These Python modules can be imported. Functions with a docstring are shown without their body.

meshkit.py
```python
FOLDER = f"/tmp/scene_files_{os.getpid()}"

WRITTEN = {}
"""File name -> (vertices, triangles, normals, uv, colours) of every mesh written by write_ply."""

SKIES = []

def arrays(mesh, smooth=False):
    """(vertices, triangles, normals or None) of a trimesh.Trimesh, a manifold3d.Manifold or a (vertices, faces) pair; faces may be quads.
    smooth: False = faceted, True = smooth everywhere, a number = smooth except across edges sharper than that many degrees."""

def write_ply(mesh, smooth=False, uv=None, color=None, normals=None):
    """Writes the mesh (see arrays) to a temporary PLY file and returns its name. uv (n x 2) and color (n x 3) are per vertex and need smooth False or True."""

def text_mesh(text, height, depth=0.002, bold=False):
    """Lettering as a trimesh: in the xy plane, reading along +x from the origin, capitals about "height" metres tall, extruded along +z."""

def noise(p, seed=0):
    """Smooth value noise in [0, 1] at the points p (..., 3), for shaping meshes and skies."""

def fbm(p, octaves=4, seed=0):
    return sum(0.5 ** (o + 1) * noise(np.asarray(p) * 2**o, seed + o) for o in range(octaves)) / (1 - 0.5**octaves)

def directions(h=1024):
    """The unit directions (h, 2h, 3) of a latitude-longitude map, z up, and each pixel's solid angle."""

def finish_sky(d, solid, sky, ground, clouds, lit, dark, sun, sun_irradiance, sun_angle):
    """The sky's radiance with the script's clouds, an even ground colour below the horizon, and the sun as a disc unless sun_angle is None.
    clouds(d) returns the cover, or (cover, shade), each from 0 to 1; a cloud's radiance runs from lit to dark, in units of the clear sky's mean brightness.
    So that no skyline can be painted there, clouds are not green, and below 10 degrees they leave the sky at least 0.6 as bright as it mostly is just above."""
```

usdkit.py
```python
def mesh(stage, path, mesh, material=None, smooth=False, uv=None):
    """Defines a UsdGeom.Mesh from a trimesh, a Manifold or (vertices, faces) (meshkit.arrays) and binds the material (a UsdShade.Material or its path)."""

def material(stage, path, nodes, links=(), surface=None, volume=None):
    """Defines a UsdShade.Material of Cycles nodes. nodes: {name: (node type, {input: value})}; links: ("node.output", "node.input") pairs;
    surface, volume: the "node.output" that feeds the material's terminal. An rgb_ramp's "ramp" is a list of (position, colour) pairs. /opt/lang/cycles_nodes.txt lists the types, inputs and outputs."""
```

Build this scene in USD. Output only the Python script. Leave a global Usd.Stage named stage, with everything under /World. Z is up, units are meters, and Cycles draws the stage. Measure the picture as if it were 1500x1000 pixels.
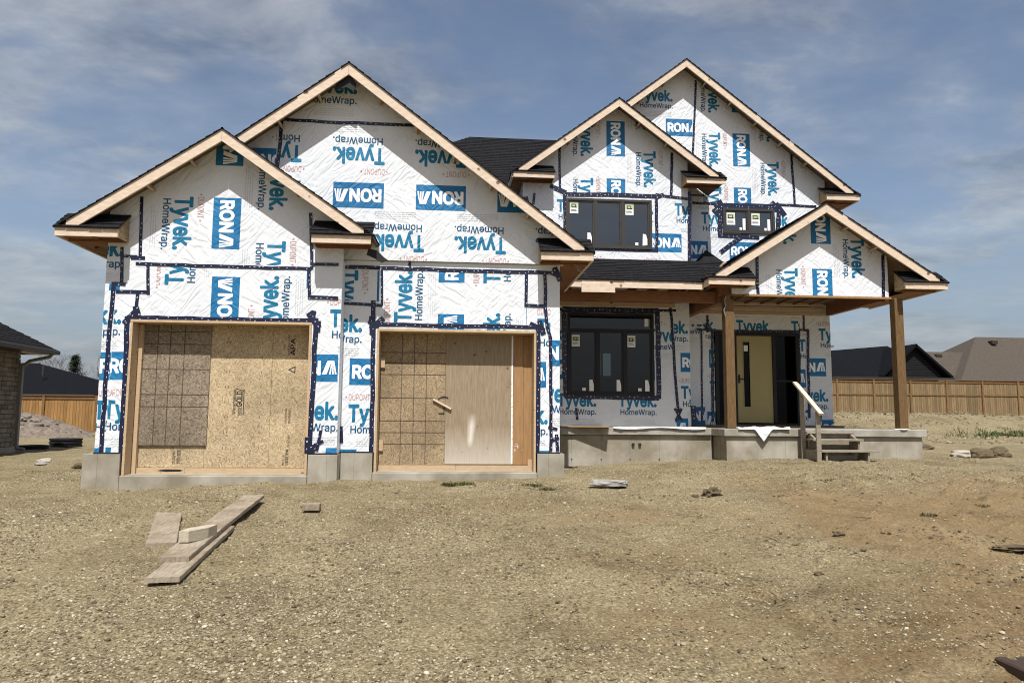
import math, random, glob
import numpy as np, trimesh, meshkit, usdkit
from pxr import Usd, UsdGeom, UsdLux, UsdShade, Gf, Sdf, Vt
from shapely import box as sbox, union_all
from shapely.geometry import Polygon, LineString
from shapely import affinity
from scipy.interpolate import RBFInterpolator

stage = Usd.Stage.CreateInMemory()
UsdGeom.SetStageUpAxis(stage, UsdGeom.Tokens.z)
UsdGeom.SetStageMetersPerUnit(stage, 1.0)
world = UsdGeom.Xform.Define(stage, '/World')
UsdGeom.Scope.Define(stage, '/World/Looks')
stage.SetDefaultPrim(world.GetPrim())

# ------------------------------------------------------------------ camera, sky, sun, exposure
YAW, PITCH, ROLL = (math.radians(a) for a in (4.8, 5.9, 0.43))
cam = UsdGeom.Camera.Define(stage, '/World/camera')
_f = np.array([math.sin(YAW) * math.cos(PITCH), math.cos(YAW) * math.cos(PITCH), math.sin(PITCH)])
_r = np.array([math.cos(YAW), -math.sin(YAW), 0.0])
_u = np.cross(_r, _f)
_r, _u = _r * math.cos(ROLL) + _u * math.sin(ROLL), -_r * math.sin(ROLL) + _u * math.cos(ROLL)
EYE = (0.0, -11.6, 1.0)
cam.AddTransformOp().Set(Gf.Matrix4d(*_r, 0, *_u, 0, *(-_f), 0, *EYE, 1))
cam.CreateHorizontalApertureAttr(36.0)
cam.CreateVerticalApertureAttr(24.0)
cam.CreateFocalLengthAttr(36.0 * 1060 / 1500)
cam.CreateClippingRangeAttr(Gf.Vec2f(0.1, 5000))
cam.CreateExposureAttr(0.4)

SUN_EL, SUN_AZ = math.radians(59), math.radians(3)          # in front of the house, a little to its left
sun_dir = np.array([-math.sin(SUN_AZ) * math.cos(SUN_EL), -math.cos(SUN_AZ) * math.cos(SUN_EL), math.sin(SUN_EL)])
sun = UsdLux.DistantLight.Define(stage, '/World/sun')
sun.CreateIntensityAttr(1.25)
sun.CreateAngleAttr(0.53)
sun.CreateNormalizeAttr(True)
sun.CreateColorAttr(Gf.Vec3f(1.0, 0.975, 0.94))
_x = np.cross([0, 0, 1.0], sun_dir); _x /= np.linalg.norm(_x); _y = np.cross(sun_dir, _x)
sun.AddTransformOp().Set(Gf.Matrix4d(*_x, 0, *_y, 0, *sun_dir, 0, 0, 0, 0, 1))

sky_mat = usdkit.material(stage, '/World/Looks/sky_with_thin_clouds', {
    'sky': ('sky_texture', {'sky_type': 'single_scattering', 'sun_disc': False, 'sun_elevation': SUN_EL, 'sun_rotation': math.atan2(sun_dir[0], sun_dir[1]),
                            'air_density': 1.0, 'aerosol_density': 1.6, 'ozone_density': 1.0, 'altitude': 200.0}),
    'tc': ('texture_coordinate', {}),
    'sep': ('separate_xyz', {}),
    'zz': ('math', {'math_type': 'maximum', 'value2': 0.02}),
    'zp': ('math', {'math_type': 'add', 'value2': 0.16}),
    'dx': ('math', {'math_type': 'divide'}),
    'dy': ('math', {'math_type': 'divide'}),
    'cv': ('combine_xyz', {'z': 0.0}),
    'map': ('mapping', {'location': (21.2, 14.1, 0.4), 'scale': (1.0, 1.25, 1.0), 'rotation': (0, 0, 0.25)}),
    'n1': ('noise_texture', {'scale': 1.7, 'detail': 8.0, 'roughness': 0.56, 'distortion': 0.25}),
    'r1': ('rgb_ramp', {'ramp': [(0.0, (0, 0, 0)), (0.36, (0.06, 0.06, 0.06)), (0.45, (0.34, 0.34, 0.34)), (0.51, (0.78, 0.78, 0.78)), (0.58, (0.97, 0.97, 0.97)), (1.0, (1, 1, 1))]}),
    'n2': ('noise_texture', {'scale': 3.5, 'detail': 6.0, 'roughness': 0.6, 'distortion': 0.2}),
    'shade': ('rgb_ramp', {'ramp': [(0.32, (0.3, 0.35, 0.5)), (0.68, (2.5, 2.45, 2.35))]}),
    'glow': ('mix_color', {'blend_type': 'multiply', 'fac': 1.0, 'b': (0.84, 0.70, 0.58), 'use_clamp': False}), 'cl': ('mix_color', {'blend_type': 'add', 'fac': 1.0, 'use_clamp': False}),
    'tint': ('mix_color', {'blend_type': 'multiply', 'fac': 1.0, 'b': (1.02, 0.95, 0.90), 'use_clamp': False}),
    'mixc': ('mix_color', {'blend_type': 'mix', 'use_clamp': False}),
    'lowf': ('map_range', {'from_min': 0.0, 'from_max': 0.26, 'to_min': 0.88, 'to_max': 0.0, 'clamp': True}), 'low': ('mix_color', {'use_clamp': False, 'b': (1.62, 2.05, 2.75)}),
    'bg': ('background_shader', {'strength': 0.1}),
}, [('tc.generated', 'sep.vector'), ('sep.z', 'zz.value1'), ('zz.value', 'zp.value1'), ('sep.x', 'dx.value1'), ('zp.value', 'dx.value2'), ('sep.y', 'dy.value1'), ('zp.value', 'dy.value2'),
    ('dx.value', 'cv.x'), ('dy.value', 'cv.y'), ('cv.vector', 'map.vector'), ('map.vector', 'n1.vector'), ('map.vector', 'n2.vector'), ('n1.fac', 'r1.fac'), ('n2.fac', 'shade.fac'),
    ('sky.color', 'tint.a'), ('r1.color', 'mixc.fac'), ('tint.result', 'mixc.a'), ('sky.color', 'glow.a'), ('glow.result', 'cl.a'), ('shade.color', 'cl.b'), ('cl.result', 'mixc.b'), ('sep.z', 'lowf.value'), ('lowf.result', 'low.fac'), ('mixc.result', 'low.a'), ('low.result', 'bg.color')], surface='bg.background')
sky = UsdLux.DomeLight.Define(stage, '/World/sky')
sky.CreateIntensityAttr(1.0)
UsdShade.MaterialBindingAPI.Apply(sky.GetPrim()).Bind(sky_mat)
sky.GetPrim().SetCustomDataByKey('kind', 'structure')

# ------------------------------------------------------------------ helpers
used = {}
def numbered(path):
    k = used.get(path, 0); used[path] = k + 1
    return path if k == 0 else '%s_%03d' % (path, k)

ORIGIN = {}
def tag(p, label=None, cat=None, group=None, kind=None):
    for k, v in (('label', label), ('category', cat), ('group', group), ('kind', kind)):
        if v: p.SetCustomDataByKey(k, v)
    return p

def thing(name, label, cat, loc=(0, 0, 0), group=None):
    path = numbered('/World/' + name)
    x = UsdGeom.Xform.Define(stage, path); x.AddTranslateOp().Set(Gf.Vec3d(*map(float, loc)))
    ORIGIN[path] = np.asarray(loc, float)
    return tag(x.GetPrim(), label, cat, group)

def obj(name, mesh, mat, parent=None, smooth=False, label=None, cat=None, group=None, kind=None):
    """One Mesh prim, given in world coordinates, under its parent (or at top level)."""
    base = str(parent.GetPath()) if parent else '/World'
    path = numbered(base + '/' + name)
    root = '/'.join(path.split('/')[:3])
    off = ORIGIN.get(root, np.zeros(3))
    if isinstance(mesh, (list, tuple)) and len(mesh) and isinstance(mesh[0], trimesh.Trimesh):
        mesh = trimesh.util.concatenate(list(mesh))
    if hasattr(mesh, 'apply_translation'):
        mesh = mesh.copy(); mesh.apply_translation(-off)
    m = usdkit.mesh(stage, path, mesh, mat, smooth=smooth)
    return tag(m.GetPrim(), label, cat, group, kind)

def place(name, mesh, mat, label, cat, smooth=False, group=None):
    """A thing that is one mesh: its own origin at the middle of its base."""
    lo, hi = mesh.bounds
    loc = np.array([(lo[0] + hi[0]) / 2, (lo[1] + hi[1]) / 2, lo[2]])
    m = mesh.copy(); m.apply_translation(-loc)
    path = numbered('/World/' + name)
    g = usdkit.mesh(stage, path, m, mat, smooth=smooth)
    UsdGeom.Xformable(g).AddTranslateOp().Set(Gf.Vec3d(*map(float, loc)))
    return tag(g.GetPrim(), label, cat, group)

def bx(x0, x1, y0, y1, z0, z1):
    m = trimesh.creation.box((abs(x1 - x0), abs(y1 - y0), abs(z1 - z0)))
    m.apply_translation(((x0 + x1) / 2, (y0 + y1) / 2, (z0 + z1) / 2)); return m

def bxc(x0, x1, y0, y1, z0, z1, c=0.006):
    """A box with chamfered edges."""
    import manifold3d as mf
    a, b, d = (x1 - x0), (y1 - y0), (z1 - z0)
    pts = []
    for sx in (0, 1):
        for sy in (0, 1):
            for sz in (0, 1):
                p = np.array([sx * a, sy * b, sz * d]); q = np.array([1 - 2 * sx, 1 - 2 * sy, 1 - 2 * sz]) * c
                for k in range(3):
                    e = q.copy(); e[k] = 0; pts.append(p + e)
    m = trimesh.convex.convex_hull(np.array(pts)); m.apply_translation((x0, y0, z0)); return m

def wallpoly(poly, y, t=0.1):
    """A polygon in (x, z) as a slab whose front face is at depth y and whose back is at y + t."""
    out = []
    for g in getattr(poly, 'geoms', [poly]):
        if g.geom_type != 'Polygon' or g.area < 1e-6: continue
        m = trimesh.creation.extrude_polygon(g, t, engine='earcut')
        v = np.array(m.vertices); m = trimesh.Trimesh(np.stack([v[:, 0], y + v[:, 2], v[:, 1]], 1), np.array(m.faces), process=False)
        m.fix_normals(); out.append(m)
    return trimesh.util.concatenate(out) if out else None

def flatpoly(poly, y):
    """A polygon in (x, z) as a single sheet facing -y."""
    V, Fc, n = [], [], 0
    for g in getattr(poly, 'geoms', [poly]):
        if g.geom_type != 'Polygon' or g.area < 1e-6: continue
        v, f = trimesh.creation.triangulate_polygon(g, engine='earcut')
        v = np.asarray(v); f = np.asarray(f)
        p = np.stack([v[:, 0], np.full(len(v), y), v[:, 1]], 1)
        nr = np.cross(p[f[:, 1]] - p[f[:, 0]], p[f[:, 2]] - p[f[:, 0]])
        f = np.where((nr[:, 1] > 0)[:, None], f[:, ::-1], f)
        V.append(p); Fc.append(f + n); n += len(v)
    return trimesh.Trimesh(np.vstack(V), np.vstack(Fc), process=False) if V else None

def sidepoly(pts, x0, x1):
    """A polygon in (y, z) extruded from x0 to x1."""
    m = trimesh.creation.extrude_polygon(Polygon(pts), x1 - x0, engine='earcut')
    v = np.array(m.vertices); m = trimesh.Trimesh(np.stack([x0 + v[:, 2], v[:, 0], v[:, 1]], 1), np.array(m.faces), process=False)
    m.fix_normals(); return m

def beam(p, q, w, h, up=(0, 0, 1)):
    """A straight rectangular bar from p to q, w wide and h high."""
    p, q = np.asarray(p, float), np.asarray(q, float); d = q - p; L = np.linalg.norm(d); d /= L
    s = np.cross(d, up); s /= np.linalg.norm(s); u = np.cross(s, d)
    m = trimesh.creation.box((L, w, h)); M = np.eye(4); M[:3, 0], M[:3, 1], M[:3, 2], M[:3, 3] = d, s, u, (p + q) / 2
    m.apply_transform(M); return m

def tube(points, r, sides=8):
    p = np.asarray(points, float); t = np.gradient(p, axis=0); t /= np.linalg.norm(t, axis=1, keepdims=True) + 1e-12
    a = np.cross(t, np.where(np.abs(t[:, 2:]) < 0.9, [0, 0, 1.0], [1.0, 0, 0])); a /= np.linalg.norm(a, axis=1, keepdims=True) + 1e-12
    b = np.cross(t, a); ang = np.arange(sides) * 2 * np.pi / sides; r = np.broadcast_to(r, (len(p),))
    v = (p[:, None] + r[:, None, None] * (np.cos(ang)[None, :, None] * a[:, None] + np.sin(ang)[None, :, None] * b[:, None])).reshape(-1, 3)
    F = []
    for i in range(len(p) - 1):
        for j in range(sides):
            k = (j + 1) % sides; F += [(i * sides + j, i * sides + k, (i + 1) * sides + k), (i * sides + j, (i + 1) * sides + k, (i + 1) * sides + j)]
    F += [(0, j + 1, j) for j in range(1, sides - 1)]; o = (len(p) - 1) * sides
    F += [(o, o + j, o + j + 1) for j in range(1, sides - 1)]
    m = trimesh.Trimesh(v, F, process=False); m.fix_normals(); return m

def lump(center, size, seed, sub=2, rough=0.35, freq=1.6):
    m = trimesh.creation.icosphere(subdivisions=sub); v = np.array(m.vertices)
    v = v * (1 + rough * (meshkit.fbm(v * freq + seed * 3.7, 3, seed) - .5) * 2)[:, None]
    m.vertices = v * np.asarray(size) + np.asarray(center); return m

# ------------------------------------------------------------------ materials
def lin(r, g, b):
    f = lambda c: (c / 255 / 12.92) if c <= 10.3 else ((c / 255 + .055) / 1.055) ** 2.4
    return (f(r), f(g), f(b))

def mat(name, c1, c2, scale=6.0, stretch=(1, 1, 1), rough=0.8, bump=0.0, bscale=60.0, bdist=0.01, spec=0.3, detail=5.0, lo=0.3, hi=0.7, stain=None, stain_scale=1.2, knots=None, rand=0.0, rot=(0, 0, 0)):
    N = {'g': ('geometry', {}), 'mp': ('mapping', {'scale': stretch, 'rotation': rot}), 'n': ('noise_texture', {'scale': scale, 'detail': detail, 'roughness': 0.6, 'distortion': 0.3}),
         'r': ('rgb_ramp', {'ramp': [(lo, c1), (hi, c2)]}), 'p': ('principled_bsdf', {'roughness': rough, 'specular_ior_level': spec})}
    L = [('g.position', 'mp.vector'), ('mp.vector', 'n.vector'), ('n.fac', 'r.fac')]
    col = 'r.color'
    if stain:
        N['sn'] = ('noise_texture', {'scale': stain_scale, 'detail': 4.0, 'roughness': 0.6}); N['sr'] = ('rgb_ramp', {'ramp': [(0.38, stain), (0.6, (1, 1, 1))]})
        N['sm'] = ('mix_color', {'blend_type': 'multiply', 'fac': 1.0}); L += [('g.position', 'sn.vector'), ('sn.fac', 'sr.fac'), (col, 'sm.a'), ('sr.color', 'sm.b')]; col = 'sm.result'
    if knots:
        N['kv'] = ('voronoi_texture', {'scale': knots, 'randomness': 1.0}); N['kr'] = ('rgb_ramp', {'ramp': [(0.07, (0.30, 0.21, 0.15)), (0.13, (1, 1, 1))]})
        N['km'] = ('mix_color', {'blend_type': 'multiply', 'fac': 1.0}); L += [('g.position', 'kv.vector'), ('kv.distance', 'kr.fac'), (col, 'km.a'), ('kr.color', 'km.b')]; col = 'km.result'
    if rand:
        N['oi'] = ('object_info', {}); N['rr'] = ('rgb_ramp', {'ramp': [(0, (1 - rand,) * 3), (1, (1 + rand * .4,) * 3)]}); N['rm'] = ('mix_color', {'blend_type': 'multiply', 'fac': 1.0})
        L += [('oi.random', 'rr.fac'), (col, 'rm.a'), ('rr.color', 'rm.b')]; col = 'rm.result'
    L.append((col, 'p.base_color'))
    if bump:
        N['bn'] = ('noise_texture', {'scale': bscale, 'detail': 4.0, 'roughness': 0.6}); N['b'] = ('bump', {'strength': bump, 'distance': bdist})
        L += [('mp.vector', 'bn.vector'), ('bn.fac', 'b.height'), ('b.normal', 'p.normal')]
    return usdkit.material(stage, '/World/Looks/' + name, N, L, surface='p.BSDF')

def wrap_like(name, col, col2, rough=0.55, spec=0.35):
    """House wrap and whatever is printed on it: the same creases for all of them, from the place on the wall."""
    N = {'g': ('geometry', {}), 'm1': ('mapping', {'mapping_type': 'texture', 'rotation': (0, 0.62, 0), 'scale': (1.5, 1.0, 0.5)}), 'm2': ('mapping', {'mapping_type': 'texture', 'rotation': (0, -0.85, 0), 'scale': (1.7, 1.0, 0.45)}),
         'a': ('noise_texture', {'scale': 3.4, 'detail': 1.5, 'roughness': 0.4, 'distortion': 0.9}), 'b': ('noise_texture', {'scale': 4.1, 'detail': 1.5, 'roughness': 0.4, 'distortion': 1.0}),
         'c': ('noise_texture', {'scale': 22.0, 'detail': 2.0}), 'd': ('noise_texture', {'scale': 1.1, 'detail': 2.0}),
         's1': ('math', {'math_type': 'subtract', 'value2': 0.5}), 'ab1': ('math', {'math_type': 'absolute'}), 's2': ('math', {'math_type': 'subtract', 'value2': 0.5}), 'ab2': ('math', {'math_type': 'absolute'}),
         'k1': ('map_range', {'from_min': 0.0, 'from_max': 0.22, 'to_min': 1.0, 'to_max': 0.0, 'clamp': True, 'range_type': 'smoothstep'}), 'k2': ('map_range', {'from_min': 0.0, 'from_max': 0.22, 'to_min': 1.0, 'to_max': 0.0, 'clamp': True, 'range_type': 'smoothstep'}),
         'mask': ('map_range', {'from_min': 0.40, 'from_max': 0.60, 'to_min': 0.0, 'to_max': 1.0, 'clamp': True}), 'inv': ('math', {'math_type': 'subtract', 'value1': 1.15}),
         'x1': ('math', {'math_type': 'multiply'}), 'x2': ('math', {'math_type': 'multiply'}), 'sum': ('math', {'math_type': 'add'}), 'cc': ('math', {'math_type': 'multiply', 'value2': 0.16}), 'sum2': ('math', {'math_type': 'add'}),
         'sag': ('math', {'math_type': 'multiply_add', 'value2': 1.3}), 'b1': ('bump', {'strength': 0.33, 'distance': 0.024}), 'r': ('rgb_ramp', {'ramp': [(0.3, col), (0.7, col2)]}), 'p': ('principled_bsdf', {'roughness': rough, 'specular_ior_level': spec})}
    L = [('g.position', 'm1.vector'), ('g.position', 'm2.vector'), ('m1.vector', 'a.vector'), ('m2.vector', 'b.vector'), ('g.position', 'c.vector'), ('g.position', 'd.vector'),
         ('a.fac', 's1.value1'), ('s1.value', 'ab1.value1'), ('b.fac', 's2.value1'), ('s2.value', 'ab2.value1'), ('ab1.value', 'k1.value'), ('ab2.value', 'k2.value'), ('d.fac', 'mask.value'), ('mask.result', 'inv.value2'),
         ('k1.result', 'x1.value1'), ('mask.result', 'x1.value2'), ('k2.result', 'x2.value1'), ('inv.value', 'x2.value2'), ('x1.value', 'sum.value1'), ('x2.value', 'sum.value2'),
         ('c.fac', 'cc.value1'), ('sum.value', 'sum2.value1'), ('cc.value', 'sum2.value2'), ('d.fac', 'sag.value1'), ('sum2.value', 'sag.value3'), ('sag.value', 'b1.height'), ('b1.normal', 'p.normal'), ('d.fac', 'r.fac'), ('r.color', 'p.base_color')]
    return usdkit.material(stage, '/World/Looks/' + name, N, L, surface='p.BSDF')

def flake(name, dark, mid, light, tone=(1, 1, 1), sc=1.7):
    """Oriented strand board: three layers of long cells at different angles."""
    N = {'g': ('geometry', {})}; L = []
    for k, (ang, s) in enumerate(((0.3, 15), (-0.75, 17), (1.25, 14))):
        N['m%d' % k] = ('mapping', {'mapping_type': 'texture', 'rotation': (0, ang, 0), 'scale': (1.0, 1.0, 0.22)}); N['v%d' % k] = ('voronoi_texture', {'scale': s * sc, 'randomness': 1.0}); N['w%d' % k] = ('rgb_to_bw', {})
        L += [('g.position', 'm%d.vector' % k), ('m%d.vector' % k, 'v%d.vector' % k), ('v%d.color' % k, 'w%d.color' % k)]
    N.update({'nz': ('noise_texture', {'scale': 9.0, 'detail': 2.0}), 'f1': ('rgb_ramp', {'ramp': [(0.42, (0, 0, 0)), (0.46, (1, 1, 1))]}), 'f2': ('rgb_ramp', {'ramp': [(0.54, (0, 0, 0)), (0.58, (1, 1, 1))]}),
              'x1': ('mix_float', {}), 'x2': ('mix_float', {}), 'r': ('rgb_ramp', {'ramp': [(0.05, dark), (0.45, mid), (0.95, light)]}), 'big': ('noise_texture', {'scale': 1.4, 'detail': 4.0}),
              'br': ('rgb_ramp', {'ramp': [(0.35, tuple(.72 * t for t in tone)), (0.62, tone)]}), 'mm': ('mix_color', {'blend_type': 'multiply', 'fac': 1.0}),
              'b': ('bump', {'strength': 0.25, 'distance': 0.004}), 'p': ('principled_bsdf', {'roughness': 0.75, 'specular_ior_level': 0.2})})
    L += [('g.position', 'nz.vector'), ('nz.fac', 'f1.fac'), ('nz.fac', 'f2.fac'), ('f1.color', 'x1.fac'), ('w0.val', 'x1.a'), ('w1.val', 'x1.b'), ('f2.color', 'x2.fac'), ('x1.result', 'x2.a'), ('w2.val', 'x2.b'),
          ('x2.result', 'r.fac'), ('g.position', 'big.vector'), ('big.fac', 'br.fac'), ('r.color', 'mm.a'), ('br.color', 'mm.b'), ('mm.result', 'p.base_color'), ('x2.result', 'b.height'), ('b.normal', 'p.normal')]
    return usdkit.material(stage, '/World/Looks/' + name, N, L, surface='p.BSDF')

WRAP = wrap_like('white_house_wrap', (0.60, 0.63, 0.66), (0.66, 0.685, 0.71))
INK_BLUE = wrap_like('blue_panel_print', (0.006, 0.115, 0.27), (0.010, 0.15, 0.33))
INK_TEAL = wrap_like('teal_print', (0.004, 0.13, 0.25), (0.006, 0.16, 0.30))
INK_NAVY = wrap_like('slate_print', (0.012, 0.075, 0.15), (0.018, 0.095, 0.18))
INK_RED = wrap_like('faded_red_print', (0.42, 0.22, 0.21), (0.48, 0.27, 0.25))
INK_GREY = wrap_like('grey_fine_print', (0.42, 0.44, 0.46), (0.5, 0.5, 0.52))
INK_WHITE = wrap_like('white_letters', (0.78, 0.78, 0.78), (0.84, 0.84, 0.84))
TAPE = mat('navy_seam_tape', (0.003, 0.0055, 0.022), (0.006, 0.010, 0.042), 3, rough=0.4, bump=0.3, bscale=25, spec=0.5)
TAPEDOT = mat('white_tape_marks', (0.55, 0.55, 0.6), (0.7, 0.7, 0.72), 10, rough=0.5)
PINE = mat('fresh_pine_board', (0.50, 0.395, 0.295), (0.64, 0.53, 0.42), 9, (1, 1, 3), rough=0.75, bump=0.15, bscale=50, knots=3.1)
PINE2 = mat('yellow_pine_stud', (0.38, 0.27, 0.155), (0.49, 0.36, 0.225), 9, (1, 1, 5), rough=0.75, bump=0.15, knots=3.7)
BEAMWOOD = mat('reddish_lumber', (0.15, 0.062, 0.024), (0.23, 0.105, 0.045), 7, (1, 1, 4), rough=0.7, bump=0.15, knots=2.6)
POSTWOOD = mat('brown_treated_post', (0.085, 0.048, 0.018), (0.165, 0.10, 0.042), 10, (5, 5, .5), rough=0.75, bump=0.3, bscale=18, knots=2.3)
STEPWOOD = mat('grey_brown_stair_lumber', (0.17, 0.145, 0.105), (0.29, 0.255, 0.195), 8, (1, 2, 4), rough=0.8, bump=0.2)
PLANK = mat('weathered_grey_plank', (0.19, 0.155, 0.11), (0.36, 0.31, 0.235), 7, (9, .9, 4), rough=0.85, bump=0.35, bscale=14, stain=(0.72, 0.66, 0.6), stain_scale=2.5)
CHUNK = mat('pale_wood_offcut', (0.32, 0.275, 0.20), (0.46, 0.41, 0.315), 8, (5, 1, 8), rough=0.85, bump=0.3, bscale=10)
CONCRETE = mat('grey_concrete', (0.27, 0.25, 0.205), (0.37, 0.345, 0.285), 3, (1, 1, .6), rough=0.9, bump=0.25, bscale=45, bdist=.006, stain=(0.66, 0.62, 0.55), stain_scale=1.3)
SLABC = mat('pale_concrete_slab', (0.25, 0.235, 0.20), (0.35, 0.33, 0.285), 5, rough=0.9, bump=0.25, bscale=40, stain=(0.78, 0.75, 0.7), stain_scale=2.0)
SHINGLE = mat('charcoal_shingle', (0.006, 0.0062, 0.0072), (0.021, 0.021, 0.023), 14, (1, 1, 1), rough=0.95, bump=0.6, bscale=120, spec=0.1, lo=.25, hi=.75)
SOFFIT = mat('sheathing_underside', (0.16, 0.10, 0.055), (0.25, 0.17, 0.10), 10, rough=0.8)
OSB_RAW = flake('osb_offcut', (0.20, 0.13, 0.06), (0.36, 0.26, 0.14), (0.52, 0.40, 0.24))
OSB_NEW = flake('golden_osb', (0.21, 0.145, 0.075), (0.42, 0.32, 0.19), (0.60, 0.50, 0.34))
OSB_OLD = flake('weathered_osb', (0.085, 0.065, 0.045), (0.20, 0.157, 0.11), (0.35, 0.29, 0.22))
OSB_MID = flake('dull_osb', (0.145, 0.098, 0.053), (0.29, 0.215, 0.128), (0.42, 0.33, 0.215))
BLACKPRINT = mat('black_stamp_ink', (0.012, 0.011, 0.010), (0.02, 0.018, 0.016), rough=0.7)
LINEINK = mat('dark_panel_line', (0.045, 0.033, 0.022), (0.075, 0.055, 0.038), rough=0.8)
BROWNPLY = mat('brown_plank_wood', (0.25, 0.14, 0.06), (0.34, 0.20, 0.09), 6, (6, 1, .6), rough=0.7, bump=0.2, knots=2.0)
FRAME = mat('dark_bronze_frame', (0.030, 0.027, 0.022), (0.038, 0.034, 0.028), 2, rough=0.4, spec=0.5)
BLACKF = mat('black_frame', (0.008, 0.008, 0.008), (0.012, 0.012, 0.012), 2, rough=0.45)
DOORM = mat('olive_yellow_door', (0.33, 0.27, 0.105), (0.36, 0.295, 0.12), 2, rough=0.45, spec=0.4)
STICK = mat('white_sticker', (0.72, 0.73, 0.70), (0.78, 0.79, 0.76), 8, rough=0.5)
STICKG = mat('green_sticker_print', (0.40, 0.46, 0.24), (0.46, 0.52, 0.30), 8, rough=0.5)
STICKK = mat('dark_sticker_print', (0.02, 0.025, 0.02), (0.03, 0.035, 0.03), 8, rough=0.5)
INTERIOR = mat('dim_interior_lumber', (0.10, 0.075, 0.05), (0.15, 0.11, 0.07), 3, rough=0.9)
FELT = mat('black_felt', (0.010, 0.010, 0.011), (0.018, 0.018, 0.02), 4, rough=0.7)
STEEL = mat('grey_metal', (0.25, 0.25, 0.26), (0.32, 0.32, 0.33), 4, rough=0.4)

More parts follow.
